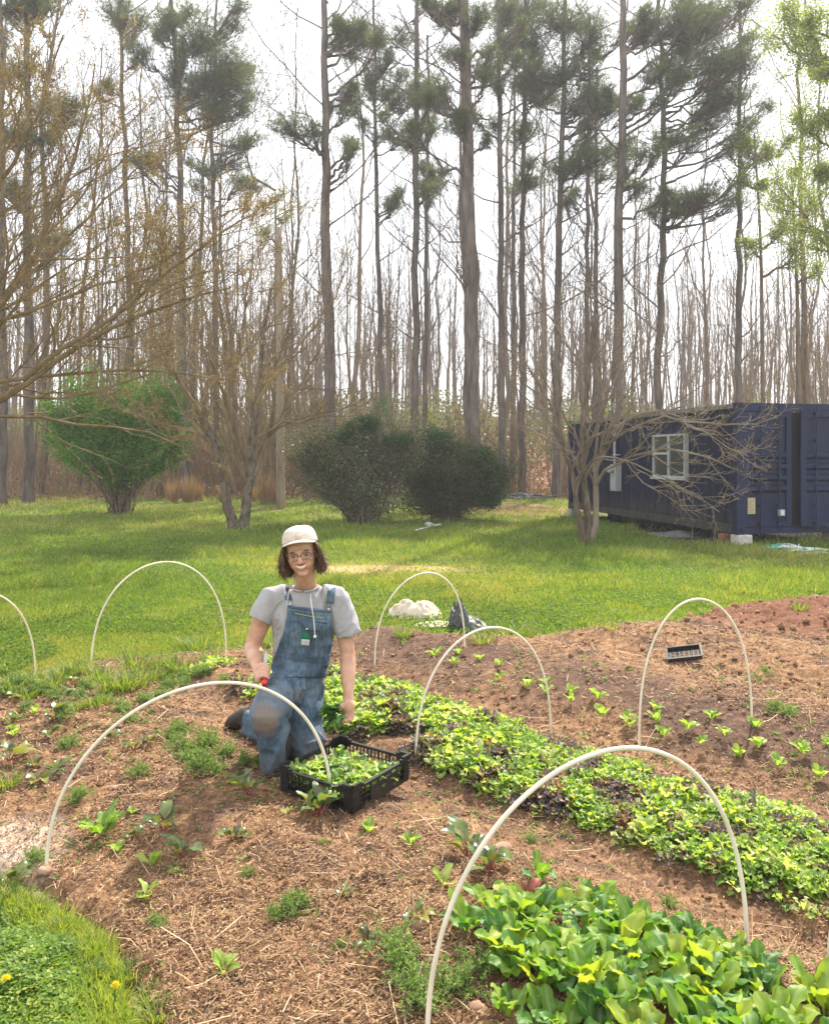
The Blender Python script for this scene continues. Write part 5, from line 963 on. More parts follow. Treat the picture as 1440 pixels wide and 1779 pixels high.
loft(g,[NB+[0,.02,-.02],chest,waist,pel],[.10,.155,.13,.14],[.06,.10,.09,.10])
SR=PXY(470,1038,4.44); ER=PXY(438,1124,4.46); WR=PXY(449,1163,4.22); SL=PXY(588,1040,4.44); EL=PXY(604,1136,4.42); WL=PXY(605,1212,4.30)
def lerp(a,b,t): return a*(1-t)+b*t
def arm(S_,E0,W_,k=1):
    loft(g,[lerp(S_,E0,-.05),lerp(S_,E0,.3),lerp(S_,E0,.7),E0,lerp(E0,W_,.25),lerp(E0,W_,.6),lerp(E0,W_,.92),lerp(E0,W_,1.06)],np.array([.052,.050,.044,.040,.045,.038,.027,.027])*k,np.array([.052,.052,.046,.041,.043,.034,.022,.020])*k,K=40)
    sphere_el(g,S_,(.058,.055,.055)); sphere_el(g,E0,(.041,.042,.041))
arm(SR,ER,WR,1.08); arm(SL,EL,WL,.98)
# right hand: fist around the knife handle
Hc=PXY(460,1171,4.165); ha=nrm(np.array([-.10,.80,.60])); hb=nrm(np.cross(ha,[0,-1,0])); hb=hb if hb[0]<0 else -hb; hc=np.cross(ha,hb); hc=hc if hc[1]<0 else -hc  # hb left, hc toward viewer
def ring(a): return hb*math.cos(a)+hc*math.sin(a)
palm=Hc+hb*.034+hc*-.010; sphere_el(g,palm,(.022,.030,.040),np.array([hb,hc,ha])); loft(g,[lerp(ER,WR,.9),lerp(WR,palm,.5),palm],[.027,.029,.026],[.021,.024,.028],K=10)
for i,(off,ln) in enumerate([(.033,230),(.012,245),(-.010,238),(-.031,215)]):
    a=np.radians(np.linspace(-25,ln-25,12)); rr_=np.linspace(.027,.021,12); P=np.array([Hc+ha*(off+.003*math.sin(q*2))+ring(q)*r_ for q,r_ in zip(a,rr_)]); kn=1+.10*np.exp(-((np.degrees(a)-60)/14)**2)+.08*np.exp(-((np.degrees(a)-135)/14)**2)
    loft(g,P,np.linspace(.0105,.0082,12)*kn,K=12,n=12,raw=True)
P=np.array([palm+ha*.020+hc*.012,palm+ha*.034+hc*.030,Hc+ha*.043+hc*.026+hb*.010,Hc+ha*.040+hc*.020-hb*.014]); loft(g,P,[.015,.0125,.011,.009],K=14,n=12)
# left hand: hangs down gripping a bunch of leaves
Hd=PXY(605,1229,4.28); dn=nrm(np.array([-.02,-.15,-1.])); sphere_el(g,Hd,(.034,.020,.042)); loft(g,[lerp(EL,WL,.92),lerp(WL,Hd,.6),Hd],[.026,.029,.030],[.020,.019,.018],K=10)
for i,(xo,L) in enumerate([(-.026,.9),(-.009,1.),(.009,.95),(.025,.78)]):
    b=Hd+[xo,-.004,-.034]; P=np.array([b+[0,.002,.02],b+[-.002,-.010*L,-.020*L],b+[-.010,-.030*L,-.034*L],b+[-.022,-.044*L,-.026*L],b+[-.030,-.046*L,-.010*L]]); loft(g,P,np.array([.0105,.0105,.0095,.0088,.0078]),K=16,n=12)
P=np.array([Hd+[-.028,0,.016],Hd+[-.042,-.016,-.002],Hd+[-.044,-.032,-.024],Hd+[-.036,-.044,-.040]]); loft(g,P,[.014,.0125,.0105,.0085],K=14,n=12)
# legs inside the overalls
KR=PXY(464,1236,4.06); AR=np.array([-.69,4.17,gz(-.69,4.17)+.085]); HR=PXY(503,1180,4.49); HLp=PXY(548,1182,4.49); KL=np.array([-.565,4.34,gz(-.565,4.34)+.075]); AL=PXY(437,1300,4.74); AL[2]=gz(AL[0],AL[1])+.09
loft(g,[pel,HR,KR,AR],[.07,.06,.05,.04]); loft(g,[pel,HLp+[-.05,0,0],KL,AL],[.07,.06,.05,.04])
V,Q,Nn=remesh(g,.0036,3)
# face modelling: eye sockets, mouth opening and smile lines
L_=(V-Ch)@AX.T; r_,f_,u_=L_.T; onf=sstep(.03,.055,f_)*(np.abs(u_)<.14)
d=np.zeros(len(V))
for s in(-1,1): d-=.0085*np.exp(-(((r_-s*.030)/.016)**2+((u_+.003)/.010)**2)); d-=.003*np.exp(-(((r_-s*(.036-.25*(u_+.06)))/.004)**2+((u_+.052)/.020)**2))
zz_=u_+.058-8*r_**2; d-=.0075*np.exp(-((zz_/.0080)**2+(r_/.032)**4))
V=V+R_f*(d*onf)[:,None]
# forearm veins / small surface irregularity
V=V+Nn*(.0012*(fbm(V[:,0]*60+V[:,1]*40,V[:,2]*35,2,7)-.5))[:,None]*(1-onf[:,None])
gb=Geo(); gb.add(V,Q)
# lips, teeth, eyes, brows belong to the same mesh
def arc(w,f0,u0,sag,k=9): t=np.linspace(-1,1,k); return np.array([HL(w*q,f0-.010*q*q,u0+sag*q*q) for q in t]),t
P,t=arc(.0345,.0880,-.0515,.0095); loft(gb,P,(.0030)*(1-.55*t**2)+.0006,(.0036)*(1-.5*t**2)+.0006,ref=(0,0,1),m=1,raw=True,n=10)
P,t=arc(.0320,.0870,-.0730,.0235); loft(gb,P,(.0042)*(1-.5*t**2)+.0006,(.0040)*(1-.5*t**2)+.0006,ref=(0,0,1),m=1,raw=True,n=10)
P,t=arc(.0305,.0875,-.0605,.0150); loft(gb,P,.0074*(1-.6*t**2)+.0004,.0022*(1-.3*t**2)+.0004,ref=(0,0,1),m=2,raw=True,n=10)
for s in(-1,1):
    P=np.array([HL(s*(.0305+.0125*q),.0775-.0035*q*q,-.004-.0035*q*q) for q in np.linspace(-1,1,7)]); t=np.linspace(-1,1,7); loft(gb,P,.0040*(1-.7*t**2)+.0003,.0026+0*t,ref=(0,0,1),m=4,raw=True,n=10)
    sphere_el(gb,HL(s*.0305,.0795,-.0045),(.0038,.0026,.0038),AX,10,8,m=3)
    P=np.array([HL(s*(.0305+.0145*q),.0800-.004*q*q,.0003-.004*q*q) for q in np.linspace(-1,1,7)]); loft(gb,P,.0016+0*t,.0018+0*t,ref=(0,0,1),m=3,raw=True,n=8)
    P=np.array([HL(s*(.032+.019*q),.0895-.010*(q*.5+.5)**2,.0205+.002*q-.0045*q*q) for q in np.linspace(-1,1,7)]); loft(gb,P,.0034*(1-.5*t**2),.0024*(1-.4*t**2),ref=(0,0,1),m=3,raw=True,n=8)
body=gb.build('body',[SKIN_m,LIP,TEE,DRK,EYE],MAN,True)
# ---- shirt
def fold(V,N,A,f=(9,9,4),seed=0,o=3):
    q=fbm(V[:,0]*f[0]+V[:,1]*f[1]*.7,V[:,2]*f[2]+V[:,1]*f[1]*.3,o,seed); rd=1-np.abs(q-.5*(1-.5**o))*2*3.2; rd=np.clip(rd,0,1)**1.5; return V+N*(A*(rd-.35))[:,None]
SH,nt,p,o=newmat('heather_grey_jersey'); n1=noise(nt,90,3); n2=noise(nt,6,5); c=ramp(nt,[(.3,(.29,.28,.29)),(.5,(.37,.36,.37)),(.7,(.44,.43,.44))],math_(nt,'ADD',math_(nt,'MULTIPLY',n1,.5),math_(nt,'MULTIPLY',n2,.5)))
st_=math_(nt,'MINIMUM',math_(nt,'MAXIMUM',math_(nt,'MULTIPLY_ADD',noise(nt,9,4,(1,1,1)),8,-5.2),0),.5); c=mix(nt,st_,c,(.20,.15,.11)); nt.links.new(c,p.inputs['Base Color']); p.inputs['Roughness'].default_value=.9; p.inputs['Specular IOR Level'].default_value=.15; bump(nt,p,n1,.3,.002)
g=Geo()
loft(g,[NB+[0,.012,-.004],NB+[0,.015,-.045],PXY(529,1062,4.44),chest,PXY(526,1115,4.46),waist,PXY(521,1160,4.48)],[.070,.142,.172,.176,.160,.155,.155],[.063,.088,.112,.118,.115,.112,.11],K=36,n=30)
for S_,E0,W_,c1,k in ((SR,ER,WR,PXY(451,1077,4.42),1.05),(SL,EL,WL,PXY(606,1104,4.42),1.12)):
    loft(g,[lerp(S_,NB,.5)+[0,0,-.012],S_+[0,0,-.004],lerp(S_,c1,.5),c1],np.array([.054,.062,.064,.062])*k,np.array([.058,.066,.068,.066])*k,K=20,n=24)
V,Q,Nn=remesh(g,.0052,7); 
V=fold(V,Nn,.010,(9,8,5),3,2); V=fold(V@np.array([[.8,0,.6],[0,1,0],[-.6,0,.8]]),Nn@np.array([[.8,0,.6],[0,1,0],[-.6,0,.8]]),.008,(14,8,5),8,2)@np.array([[.8,0,-.6],[0,1,0],[.6,0,.8]])
# hem hollows at the sleeve ends
for S_,c1 in ((SR,PXY(451,1077,4.42)),(SL,PXY(606,1104,4.42))):
    ax_=nrm(c1-S_); q=(V-c1); al=q@ax_; rd=np.linalg.norm(q-al[:,None]*ax_,axis=1); m=(al>-.012)&(rd<.056)&(np.linalg.norm(q,axis=1)<.09); V[m]-=ax_*(.03*sstep(.058,.050,rd[m]))[:,None]
g=Geo(); g.add(V,Q); shirt=g.build('t_shirt',SH,MAN,True); SV=V.copy(); SQ=Q.copy()
g=Geo(); a=np.linspace(0,2*PI,41)[:-1]; P=np.array([NB+np.array([.068*math.cos(q),.004-.064*math.sin(q),.006-.016*max(math.sin(q),0)]) for q in a]); P=np.r_[P,P[:2]]; tubes(g,P,np.full(len(P),.0062),8); q_=g.build('collar',SH,MAN,True); q_.parent=shirt
# ---- overalls
DN,nt,p,o=newmat('worn_denim'); geo_=nt.nodes.new('ShaderNodeNewGeometry'); sx=nt.nodes.new('ShaderNodeSeparateXYZ'); nt.links.new(geo_.outputs['Position'],sx.inputs[0])
n1=noise(nt,7,6); n2=noise(nt,120,3,(1,1,.15)); c=ramp(nt,[(.34,(.030,.050,.078)),(.48,(.075,.115,.160)),(.60,(.155,.215,.275)),(.74,(.29,.36,.42))],math_(nt,'ADD',math_(nt,'MULTIPLY',n1,.72),math_(nt,'MULTIPLY',n2,.28)))
def blobm(cn,r,k):
    t=[math_(nt,'POWER',math_(nt,'ABSOLUTE',math_(nt,'DIVIDE',math_(nt,'SUBTRACT',sx.outputs[i],float(cn[i])),r[i])),2) for i in range(3)]
    d=math_(nt,'ADD',math_(nt,'ADD',t[0],t[1]),math_(nt,'ADD',t[2],math_(nt,'MULTIPLY',n1,2.4))); return math_(nt,'MINIMUM',math_(nt,'MAXIMUM',math_(nt,'MULTIPLY',math_(nt,'SUBTRACT',2.15,d),.6),0),k)
c=mix(nt,blobm(KR+[0,-.08,-.02],(.085,.12,.095),.5),c,(.27,.165,.085)); c=mix(nt,blobm(KR+[0,0,.07],(.16,.2,.10),.15),c,(.42,.40,.36)); c=mix(nt,blobm(PXY(522,1195,4.38),(.03,.2,.06),.4),c,(.28,.22,.15)); c=mix(nt,blobm((-.62,4.3,.12),(.5,.6,.20),.4),c,(.13,.12,.115))
nt.links.new(c,p.inputs['Base Color']); p.inputs['Roughness'].default_value=.9; p.inputs['Specular IOR Level'].default_value=.15; bump(nt,p,n2,.35,.002)
g=Geo()
loft(g,[PXY(522,1140,4.46),PXY(521,1158,4.48),PXY(519,1176,4.49),PXY(520,1200,4.49)],[.146,.146,.146,.125],[.122,.122,.122,.115],K=20,n=30)
loft(g,[PXY(507,1186,4.46),lerp(PXY(498,1190,4.44),KR,.5),KR+[0,.02,.0],KR+[0,-.008,-.035],lerp(KR,AR,.35),lerp(KR,AR,.7)+[0,0,0],AR+[0,-.01,-.115]],[.104,.098,.094,.090,.080,.068,.056],[.105,.105,.100,.095,.088,.082,.090],K=40,n=26)
loft(g,[PXY(531,1185,4.48),PXY(531,1240,4.42),PXY(530,1290,4.38),KL+[0,0,.02],KL+[0,0,-.03]],[.104,.098,.096,.088,.07],[.118,.105,.100,.10,.09],K=30,n=26)
loft(g,[KL+[0,.02,-.01],lerp(KL,AL,.5),AL+[-.0,-.03,.0]],[.082,.080,.078],[.080,.078,.075],K=20,n=20)
V,Q,Nn=remesh(g,.0055,8)
lo=sstep(.55,.2,V[:,2]); kn=1-.85*np.exp(-(np.linalg.norm(V-KR,axis=1)/.15)**2); Nn=Nn*kn[:,None]; V=fold(V,Nn,.020,(8,6,3.0),11,2); V=fold(V,Nn,.014,(4,5,10),17,2); V=fold(V,Nn,.006,(22,18,9),19)
g=Geo(); g.add(V,Q); ov=g.build('overalls',DN,MAN,True)
allV=np.concatenate([SV,V]); allQ=np.concatenate([SQ,Q+len(SV)]); bvh=BVHTree.FromPolygons([Vector(v) for v in allV],[tuple(map(int,q)) for q in allQ])
cam_=Vector((0,0,CH))
def surf(px,py,off=.006):
    d=Vector(((px-CX)/F,1,-(py-HY)/F)); h=bvh.ray_cast(cam_,d.normalized(),9)[0]
    if h is None: h=cam_+d*4.34
    v=np.array(h); return v-nrm(np.array(d))*off
bibL=[(500,1052),(497,1075),(493,1095),(485,1118),(480,1133),(475,1146),(472,1160),(474,1176)]; bibR=[(576,1061),(577,1080),(578,1100),(577,1120),(574,1137),(571,1150),(568,1164),(565,1178)]
def bibpt(u,v):
    k=v*7; i=min(int(k),6); f=k-i; l=lerp(np.array(bibL[i]),np.array(bibL[i+1]),f); r=lerp(np.array(bibR[i]),np.array(bibR[i+1]),f); return lerp(l.astype(float),r.astype(float),u)
nu,nv=36,44; Yg=np.zeros((nv,nu)); XY=np.zeros((nv,nu,2))
for j in range(nv):
    for i in range(nu): XY[j,i]=bibpt(i/(nu-1),j/(nv-1)); Yg[j,i]=surf(*XY[j,i],0)[1]
Yg=np.minimum(Yg,4.46)
for _ in range(7):
    Z=np.pad(Yg,1,'edge'); Yg=np.minimum((Z[:-2,1:-1]+Z[2:,1:-1]+Z[1:-1,:-2]+Z[1:-1,2:]+2*Yg)/6,Yg+.0035)
uu,vv=np.meshgrid(np.linspace(0,1,nu),np.linspace(0,1,nv)); wr=.006*(1-np.clip(np.abs(fbm(uu*5+vv*3,vv*7,2,5)-.45)*7,0,1))*sstep(.15,.5,vv)
YB=Yg-.012-wr
def bibpos(px,py,off=.0):
    d=((XY[...,0]-px)**2+(XY[...,1]-py)**2); j,i=np.unravel_index(d.argmin(),d.shape); return PXY(px,py,YB[j,i]-off)
V=np.array([PXY(XY[j,i,0],XY[j,i,1],YB[j,i]) for j in range(nv) for i in range(nu)]); i=np.arange(nv-1)[:,None]*nu+np.arange(nu-1)[None]; g=Geo(); g.add(V,np.stack([i,i+1,i+nu+1,i+nu],-1).reshape(-1,4)); bib=g.build('bib',DN,MAN,True); bib.parent=ov; sm=bib.modifiers.new('s','SOLIDIFY'); sm.thickness=.005; sm.offset=1
STI=mat('pale_stitching',[(.28,.33,.36),(.38,.42,.44)],9,.9); DKD=mat('dark_denim_seam',[(.05,.085,.14),(.09,.14,.20)],9,.9); GRN=mat('green_patch',[(.01,.15,.07),(.02,.20,.10)],9,.8); WPT=mat('white_patch',[(.55,.56,.54),(.68,.68,.66)],20,.8); BRS=mat('metal_button',[(.55,.52,.46),(.7,.67,.6)],9,.35,metal=.7)
def line(pts,r,m,name,par,f=bibpos,off=.004,n=14): 
    g=Geo(); P=np.array([f(*q,off) for q in resample(np.array(pts,float),n)]); P[1:-1]=.25*P[:-2]+.5*P[1:-1]+.25*P[2:]; tubes(g,P,np.full(len(P),r),6,cap=True); o=g.build(name,m,MAN,True); o.parent=par; return o
def patch(pts4,m,name,par,off=.004,k=5,f=bibpos):
    g=Geo(); a,b,c,d=[np.array(q,float) for q in pts4]; V=[f(*lerp(lerp(a,b,i/(k-1)),lerp(d,c,i/(k-1)),j/(k-1)),off) for j in range(k) for i in range(k)]; i=np.arange(k-1)[:,None]*k+np.arange(k-1)[None]; g.add(np.array(V),np.stack([i,i+1,i+k+1,i+k],-1).reshape(-1,4)); o=g.build(name,m,MAN,True); o.parent=par; s=o.modifiers.new('s','SOLIDIFY'); s.thickness=.002; s.offset=1; return o
line([(501,1055),(538,1061),(575,1064)],.0022,DKD,'top_hem',ov); line([(500,1058),(538,1064),(575,1067)],.0011,STI,'stitching',ov)
line([(504,1064),(535,1071),(567,1075)],.0020,GRN,'zipper_tape',ov,off=.006); line([(512,1065.5),(538,1071),(563,1074)],.0016,mat('brass_zipper',[(.45,.42,.10),(.62,.58,.2)],9,.4),'zipper',ov,off=.0085)
patch([(503,1080),(522,1077),(568,1082),(567,1084)],DKD,'pocket_band',ov,.004)
patch([(520,1079),(562,1084),(556,1098),(533,1097)],DN,'pocket_flap',ov,.008); line([(518,1078),(526,1092),(536,1099),(552,1100),(560,1092),(562,1084)],.0016,DKD,'flap_edge',ov,off=.010,n=20)
line([(503,1078),(502,1100),(499,1126),(496,1133)],.0013,DKD,'pocket_seam',ov,off=.005); line([(496,1133),(530,1141),(563,1143)],.0016,DKD,'pocket_seam',ov,off=.005); line([(567,1080),(566,1110),(563,1143)],.0013,DKD,'pocket_seam',ov,off=.005); line([(550,1102),(549,1125),(548,1142)],.0012,STI,'stitching',ov,off=.005); line([(481,1138),(525,1150),(569,1152)],.0016,DKD,'waist_seam',ov,off=.004)
patch([(523,1099),(538,1100),(538,1111),(524,1110)],GRN,'label',ov,.007); patch([(524,1111),(538,1112),(537,1122),(523,1121)],WPT,'label',ov,.007); line([(526,1114),(535,1115)],.0007,DKD,'label_print',ov,off=.0100,n=4); line([(526,1117),(534,1118)],.0006,DKD,'label_print',ov,off=.0100,n=4)
line([(505,1098),(511,1096),(512,1090)],.0016,GRN,'stitching',ov,off=.005,n=6); line([(560,1104),(568,1106)],.0016,GRN,'stitching',ov,off=.005,n=4)
def disc(c,r,m,name,par):
    g=Geo(); loft(g,[c,c+np.array([0,-.004,0])],[r,r*.8],K=4,n=16); o=g.build(name,m,MAN,True); o.parent=par
disc(bibpos(533,1093,.011),.0065,BRS,'button',ov); disc(bibpos(504,1050,.006),.0075,BRS,'button',ov); disc(bibpos(571,1059,.006),.0085,BRS,'button',ov); disc(surf(475,1139,.006),.007,BRS,'button',ov)
line([(521,1160),(523,1180),(524,1200),(522,1212)],.0022,DKD,'fly_seam',ov,f=surf,off=.003); line([(527,1160),(529,1180),(529,1198)],.0012,STI,'stitching',ov,f=surf,off=.003); line([(505,1232),(515,1222),(524,1216),(527,1224)],.0014,DKD,'hip_pocket_seam',ov,f=surf,off=.003); line([(566,1170),(562,1220),(558,1290)],.0014,STI,'side_seam',ov,f=surf,off=.001)
def strap(p0,p1,w):
    g=Geo(); n=12; C=[]
    for k in range(n): q=lerp(np.array(p0,float),np.array(p1,float),k/(n-1)); C.append(surf(q[0],q[1],.009))
    C=np.array(C); top=C[-1]; C=np.r_[C,[top+[0,.03,.008],top+[0,.07,.004],top+[0,.12,-.03],top+[.0,.15,-.09]]]; C[1:-1]=.25*C[:-2]+.5*C[1:-1]+.25*C[2:]
    s=np.array([w/2,0,0]); V=np.stack([C-s,C+s],1).reshape(-1,3); i=np.arange(len(C)-1)*2; g.add(V,np.stack([i,i+1,i+3,i+2],-1)); o=g.build('strap',DN,MAN,True); o.parent=ov; m=o.modifiers.new('s','SOLIDIFY'); m.thickness=.005
    line([(p0[0]-w*140+0,p0[1]-1),(p0[0]+w*140,p0[1]+1)],.0028,DKD,'strap_end',ov,f=surf,off=.013,n=4)
strap((502,1042),(496,1021),.036); strap((573,1048),(576,1024),.040)
line([(571,1049),(571,1058)],.0016,BRS,'buckle',ov,f=surf,off=.012,n=4); line([(503,1041),(504,1050)],.0016,BRS,'buckle',ov,f=surf,off=.012,n=4)
# neck cord with bead
CRD=mat('white_cord',[(.70,.69,.66),(.8,.79,.77)],9,.8)
A_=lambda pts: np.array([surf(q[0],q[1],q[2]) for q in pts])
g=Geo(); P=resample(np.r_[[HL(.058,.01,-.10)],A_([(543,1020,.012),(539,1036,.02),(541,1052,.03),(544,1068,.034),(546,1085,.034),(547,1104,.034)])],40); tubes(g,P,np.full(40,.0027),6); P2=resample(np.r_[[HL(-.055,.02,-.10)],A_([(503,1025,.012),(500,1040,.016),(498,1052,.012)])],24); tubes(g,P2,np.full(24,.0022),6); sphere_el(g,P[-1]+[0,0,-.006],(.0075,.0075,.009)); g.build('neck_cord',CRD,MAN,True)
# shirt print: faint dark scribbles
line([(485,1075),(481,1080),(479,1092),(483,1096),(487,1088)],.0011,mat('faded_print',[(.15,.14,.16),(.22,.2,.22)]),'shirt_print',shirt,f=surf,off=.0012,n=16); line([(483,1100),(480,1112)],.0011,bpy.data.materials['faded_print'],'shirt_print',shirt,f=surf,off=.0012,n=6); line([(484,1068),(487,1066)],.0014,bpy.data.materials['faded_print'],'shirt_print',shirt,f=surf,off=.0012,n=4)
# ---- cap
CAPM,nt,p,o=newmat('pale_cap_cloth'); n1=noise(nt,60,4); n2=noise(nt,14,4); nt.links.new(ramp(nt,[(.3,(.48,.40,.33)),(.5,(.62,.54,.46)),(.7,(.70,.63,.55))],math_(nt,'ADD',math_(nt,'MULTIPLY',n1,.4),math_(nt,'MULTIPLY',n2,.6))),p.inputs['Base Color']); p.inputs['Roughness'].default_value=.9
g=Geo(); nu,nv=48,20; V=[]
for j in range(nv):
    t=j/(nv-1)
    for i in range(nu):
        a=i/nu*2*PI; s=math.sin(t*PI/2); cc=math.cos(t*PI/2)**.55 if t<1 else 0
        seam=1-.012*max(0,math.cos(a*6))**18; fr=max(math.sin(a),0); h=.044+.024*fr+(.094-.022*fr)*s**.9; w_=.089*cc*seam; V.append(HL(math.cos(a)*w_,-.012+math.sin(a)*(.110+.002*fr)*cc*seam,h+.004*math.sin(a*3+1)*cc))
i=np.arange(nv-1)[:,None]*nu; j=np.arange(nu)[None]; jj=(j+1)%nu; g.add(np.array(V),np.stack([i+j,i+jj,i+nu+jj,i+nu+j],-1).reshape(-1,4)); cap=g.build('cap',CAPM,MAN,True); s=cap.modifiers.new('s','SOLIDIFY'); s.thickness=.003
g=Geo(); nb,nr=31,9; V=[]
for j in range(nr):
    t=j/(nr-1)
    for i in range(nb):
        a=-1.28+2.56*i/(nb-1); x=math.sin(a)*.084*(1+.03*t); f0=-.012+math.cos(a)*.109; f=f0+t*.060*max(math.cos(a*1.12),0)**.7; V.append(HL(x,f,.076-.008*t*t-.30*x*x/.09+.004*t))
i=np.arange(nr-1)[:,None]*nb+np.arange(nb-1)[None]; g.add(np.array(V),np.stack([i,i+1,i+nb+1,i+nb],-1).reshape(-1,4)); br=g.build('brim',CAPM,MAN,True); br.parent=cap; s=br.modifiers.new('s','SOLIDIFY'); s.thickness=.004
g=Geo(); P=np.array([HL(math.sin(a)*.0905,-.012+math.cos(a)*.1125,.050+.026*math.cos(a)) for a in np.linspace(-1.5,1.5,30)]); tubes(g,P,np.full(30,.0022),6); q=g.build('seam',mat('cap_seam',[(.30,.22,.16),(.38,.29,.22)]),MAN,True); q.parent=cap
g=Geo(); V=[]
for j in range(4):
    for i in range(7): a=-.06+.34*i/6; t=.14+.20*j/3; cc=math.cos(t*PI/2)**.55; V.append(HL(math.sin(a)*.0905*cc,-.012+math.cos(a)*.1155*cc,.066+.074*math.sin(t*PI/2)**.9))
i=np.arange(3)[:,None]*7+np.arange(6)[None]; g.add(np.array(V),np.stack([i,i+1,i+8,i+7],-1).reshape(-1,4)); q=g.build('cap_patch',mat('faded_pink_patch',[(.55,.36,.30),(.64,.48,.42)],40),MAN,True); q.parent=cap; s=q.modifiers.new('s','SOLIDIFY'); s.thickness=.0015; s.offset=0
# ---- hair: wavy locks from under the cap to the jaw
r=np.random.default_rng(66); g=Geo(); n=1000; side=np.where(r.random(n)<.5,-1,1); a=r.uniform(-.15,1.9,n) # 0=side front, larger = back
x0=side*.083*np.cos(a*.55); f0=.055-.13*np.clip(a/1.9,0,1); P=np.zeros((n,10,3)); C_=[]
for k in range(10):
    t=k/9; cl_=np.floor(a*4.5+side*3); wv=.011*np.sin(t*9+cl_*1.9)*(.25+.75*t); out=.015*np.sin(t*PI*.75)+.004
    X=x0+side*(out*(1.1-.3*a/1.9))+wv*.8+r.normal(size=n)*.0016*k*.5; Fv=f0-.012*t+wv*.6; U=.044-(.118+.035*r.random(n)*0+.045*((np.arange(n)*.618)%1))*t+.010*np.sin(t*7+a*3)
    P[:,k]=Ch+X[:,None]*R_r+Fv[:,None]*R_f+U[:,None]*R_u
rad=(.0026+.0026*r.random(n))[:,None]*np.array([.6,1,1.1,1.1,1.1,1.05,1,.85,.6,.15])[None]
tubes(g,P,rad,6,C=(np.clip(r.random(n)*.8+.1,0,1))[:,None]*np.array([[1,0,0]]))
n=1800; b=P[r.integers(0,len(P),n),r.integers(3,9,n)]; d=np.stack([r.normal(size=n)*.5,r.normal(size=n)*.5,-.6+r.normal(size=n)*.6],-1); t=np.linspace(0,1,5)[None,:,None]; W=b[:,None]+nrm(d)[:,None]*t*.042; W[:,:,0]+=np.sin(t[...,0]*6+r.random((n,1))*6)*.004; tubes(g,W,np.linspace(.0014,.0005,5)[None]*np.ones((n,1)),3,C=r.random(n)[:,None]*np.array([[1,0,0]]))
sphere_el(g,HL(0,-.045,-.02),(.082,.062,.085),AX)
g.build('hair',HAIR,MAN,True)
# ---- glasses
GF=mat('dark_glasses_frame',[(.02,.014,.012),(.04,.028,.022)],20,.3,spec=.6); g=Geo(); gls=Geo()
for s in(-1,1):
    a=np.linspace(0,2*PI,33); q=np.array([HL(s*.0325+.0255*np.sign(math.cos(x))*abs(math.cos(x))**.6,.1015-.004*(1+s*math.cos(x)),-.0065+.0165*np.sign(math.sin(x))*abs(math.sin(x))**.65) for x in a]); rr_=np.where(np.sin(a)>-.3,.0019,.0011); tubes(g,np.r_[q,q[1:2]],np.r_[rr_,rr_[:1]],6)
    tubes(g,resample(np.array([HL(s*.059,.095,-.001),HL(s*.074,.065,0),HL(s*.082,.0,-.004)]),8),np.full(8,.0016),6); gls.add(np.r_[[HL(s*.0325,.0995,-.0065)],q[:-1]-R_f*.0003],None,[[0,i+1,(i+1)%32+1] for i in range(32)])
tubes(g,np.array([HL(-.0075,.101,-.002),HL(0,.1035,.001),HL(.0075,.101,-.002)]),np.full(3,.0017),6); gl_=g.build('glasses',GF,MAN,True)
m,nt,p,o=newmat('glasses_lens'); tr=nt.nodes.new('ShaderNodeBsdfTransparent'); tr.inputs[0].default_value=(.88,.88,.86,1); gy=nt.nodes.new('ShaderNodeBsdfGlossy'); gy.inputs['Roughness'].default_value=.05; x=nt.nodes.new('ShaderNodeMixShader'); x.inputs[0].default_value=.035; nt.links.new(tr.outputs[0],x.inputs[1]); nt.links.new(gy.outputs[0],x.inputs[2]); nt.links.new(x.outputs[0],o.inputs[0]); q=gls.build('lens',m,MAN,False); q.parent=gl_
# ---- boots
BTM=mat('worn_black_leather',[(.018,.014,.012),(.035,.028,.023),(.07,.055,.045)],12,.6,bmp=.3,bd=.004)
def boot(an,dirv,lab=None):
    g=Geo(); dv=nrm(np.array(dirv,float)); up=np.array([0,0,1.]); z=gz(an[0],an[1]); b=np.array([an[0],an[1],z]); 
    loft(g,[an+up*.06,b+up*.07,b+up*.035-dv*.01],[.052,.05,.046],[.055,.056,.05]); loft(g,[b-dv*.05+up*.04,b+dv*.03+up*.05,b+dv*.11+up*.045,b+dv*.175+up*.035,b+dv*.20+up*.03],[.036,.040,.046,.042,.022],[.040,.048,.036,.028,.018],ref=np.cross(dv,up)); 
    V,Q,_=remesh(g,.006,5); G=Geo(); G.add(V,Q); o=G.build('boot',BTM,MAN,True); g=Geo(); loft(g,[b-dv*.075+up*.012,b-dv*.02+up*.012,b+dv*.06+up*.012,b+dv*.14+up*.012,b+dv*.205+up*.016],[.034,.040,.040,.046,.026],[.014]*5,ref=np.cross(dv,up)); s=g.build('sole',DRK,MAN,True); s.parent=o; return o
boot(AR+[.01,.085,0],(-.12,-1,0)); 
# rear boot rests on its toe, sole up behind the kneeling leg
g=Geo(); a0=AL.copy(); dv=nrm(np.array([-.62,.35,-.12])); 
loft(g,[a0+[.07,-.07,.03],a0,a0+dv*.05],[.06,.056,.054],[.06,.056,.054]); loft(g,[a0-[0,0,.0]+dv*.02+[0,0,.03],a0+dv*.07+[0,0,.015],a0+dv*.13+[0,0,-.01],a0+dv*.18+[0,0,-.03]],[.050,.055,.052,.030],[.056,.054,.046,.026]); V,Q,_=remesh(g,.006,5); g=Geo(); g.add(V,Q); g.build('boot',BTM,MAN,True)
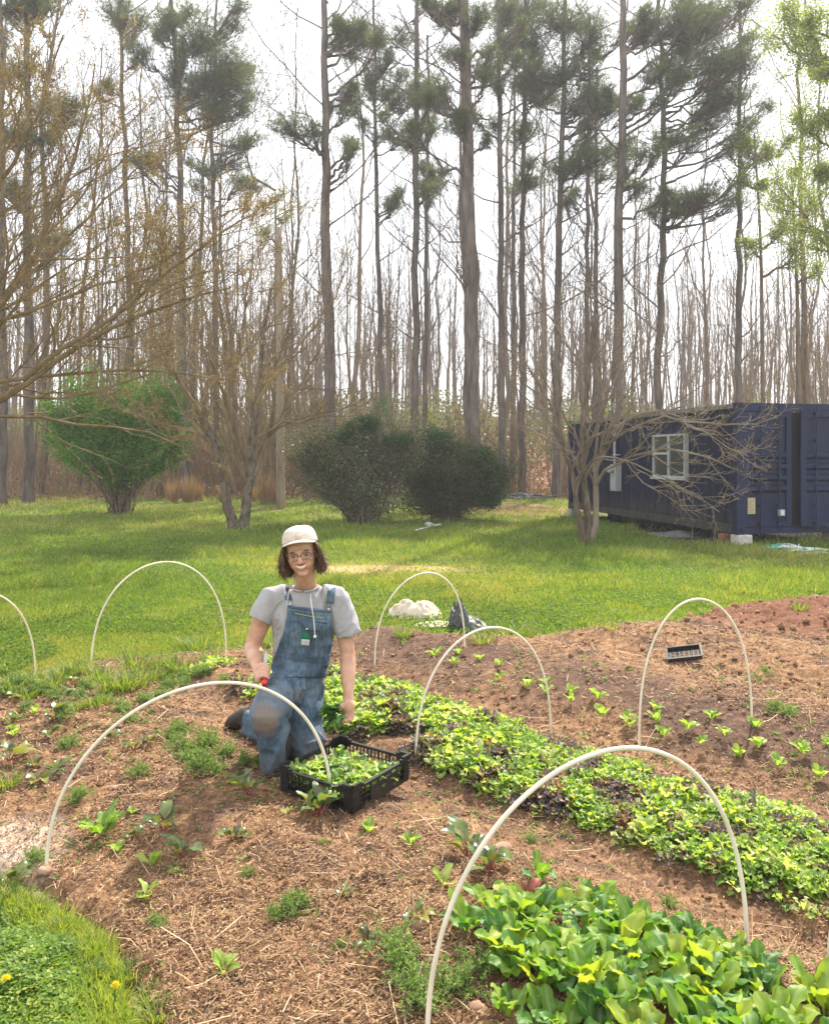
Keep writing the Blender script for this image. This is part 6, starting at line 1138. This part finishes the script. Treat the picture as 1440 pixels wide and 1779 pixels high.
# ---- knife in the right hand
KN=thing('harvest_knife','small knife with a bright red handle held in the person\'s hand on the raised knee','knife',Hc)
g=Geo(); loft(g,[Hc-ha*.068,Hc-ha*.062,Hc,Hc+ha*.05],[.012,.0145,.013,.010],[.012,.0145,.012,.009],K=14); g.build('handle',mat('red_plastic',[(.62,.015,.01),(.72,.03,.02)],9,.35,spec=.5),KN,True)
g=Geo(); w=hb*.009; P0=Hc+ha*.05; V=np.array([P0-w,P0+w,P0+ha*.075+w*1.0,P0+ha*.10-w*.2,P0+ha*.06-w]); V=np.r_[V-hc*.0008,V+hc*.0008]; g.add(V,[[0,1,2,4],[5,9,7,6],[0,5,6,1],[1,6,7,2],[0,4,9,5]],[[4,2,3],[9,8,7],[2,7,8],[2,8,3],[3,8,9],[3,9,4]]); g.build('blade',mat('steel_blade',[(.30,.27,.25),(.45,.42,.4)],20,.35,metal=.8),KN)
# ---- bunch of leaves in the left hand
g=Geo(); r=np.random.default_rng(15); n=40; b=np.tile(Hd+np.array([-.030,-.035,-.022]),(n,1))+r.normal(size=(n,3))*.008; az=PI+r.normal(size=n)*.9; strips(g,b,az,r.uniform(-.4,1.1,n),r.uniform(-1.5,-.3,n),r.uniform(.07,.14,n),r.uniform(.03,.055,n),[.08,.10,.2,.6,1,.95,.7,.15],r,.35,.12,r.uniform(.1,.75,n),5,4.)
tag(g.build('bunch_of_greens',leafmat('picked_leaves',[(.03,.10,.02),(.06,.17,.03),(.12,.24,.04)],.4,.4,(.4,.5,.25)),None,True),'bunch of picked green leaves in the person\'s lowered hand','greens')
# ---------------------------------------------------------------- haze volume added to imitate veiling lens glare over the woods
g=Geo(); bbox(g,(0,170,12),(700,460,54)); m=bpy.data.materials.new('haze'); m.use_nodes=True; nt=m.node_tree; nt.nodes.clear(); o=nt.nodes.new('ShaderNodeOutputMaterial'); v=nt.nodes.new('ShaderNodeVolumePrincipled'); v.inputs['Color'].default_value=(.93,.95,1,1); v.inputs['Density'].default_value=.0015; v.inputs['Anisotropy'].default_value=.2; nt.links.new(v.outputs[0],o.inputs['Volume'])
tag(g.build('haze',m),'thin pale haze volume added to imitate lens glare',kind='stuff')
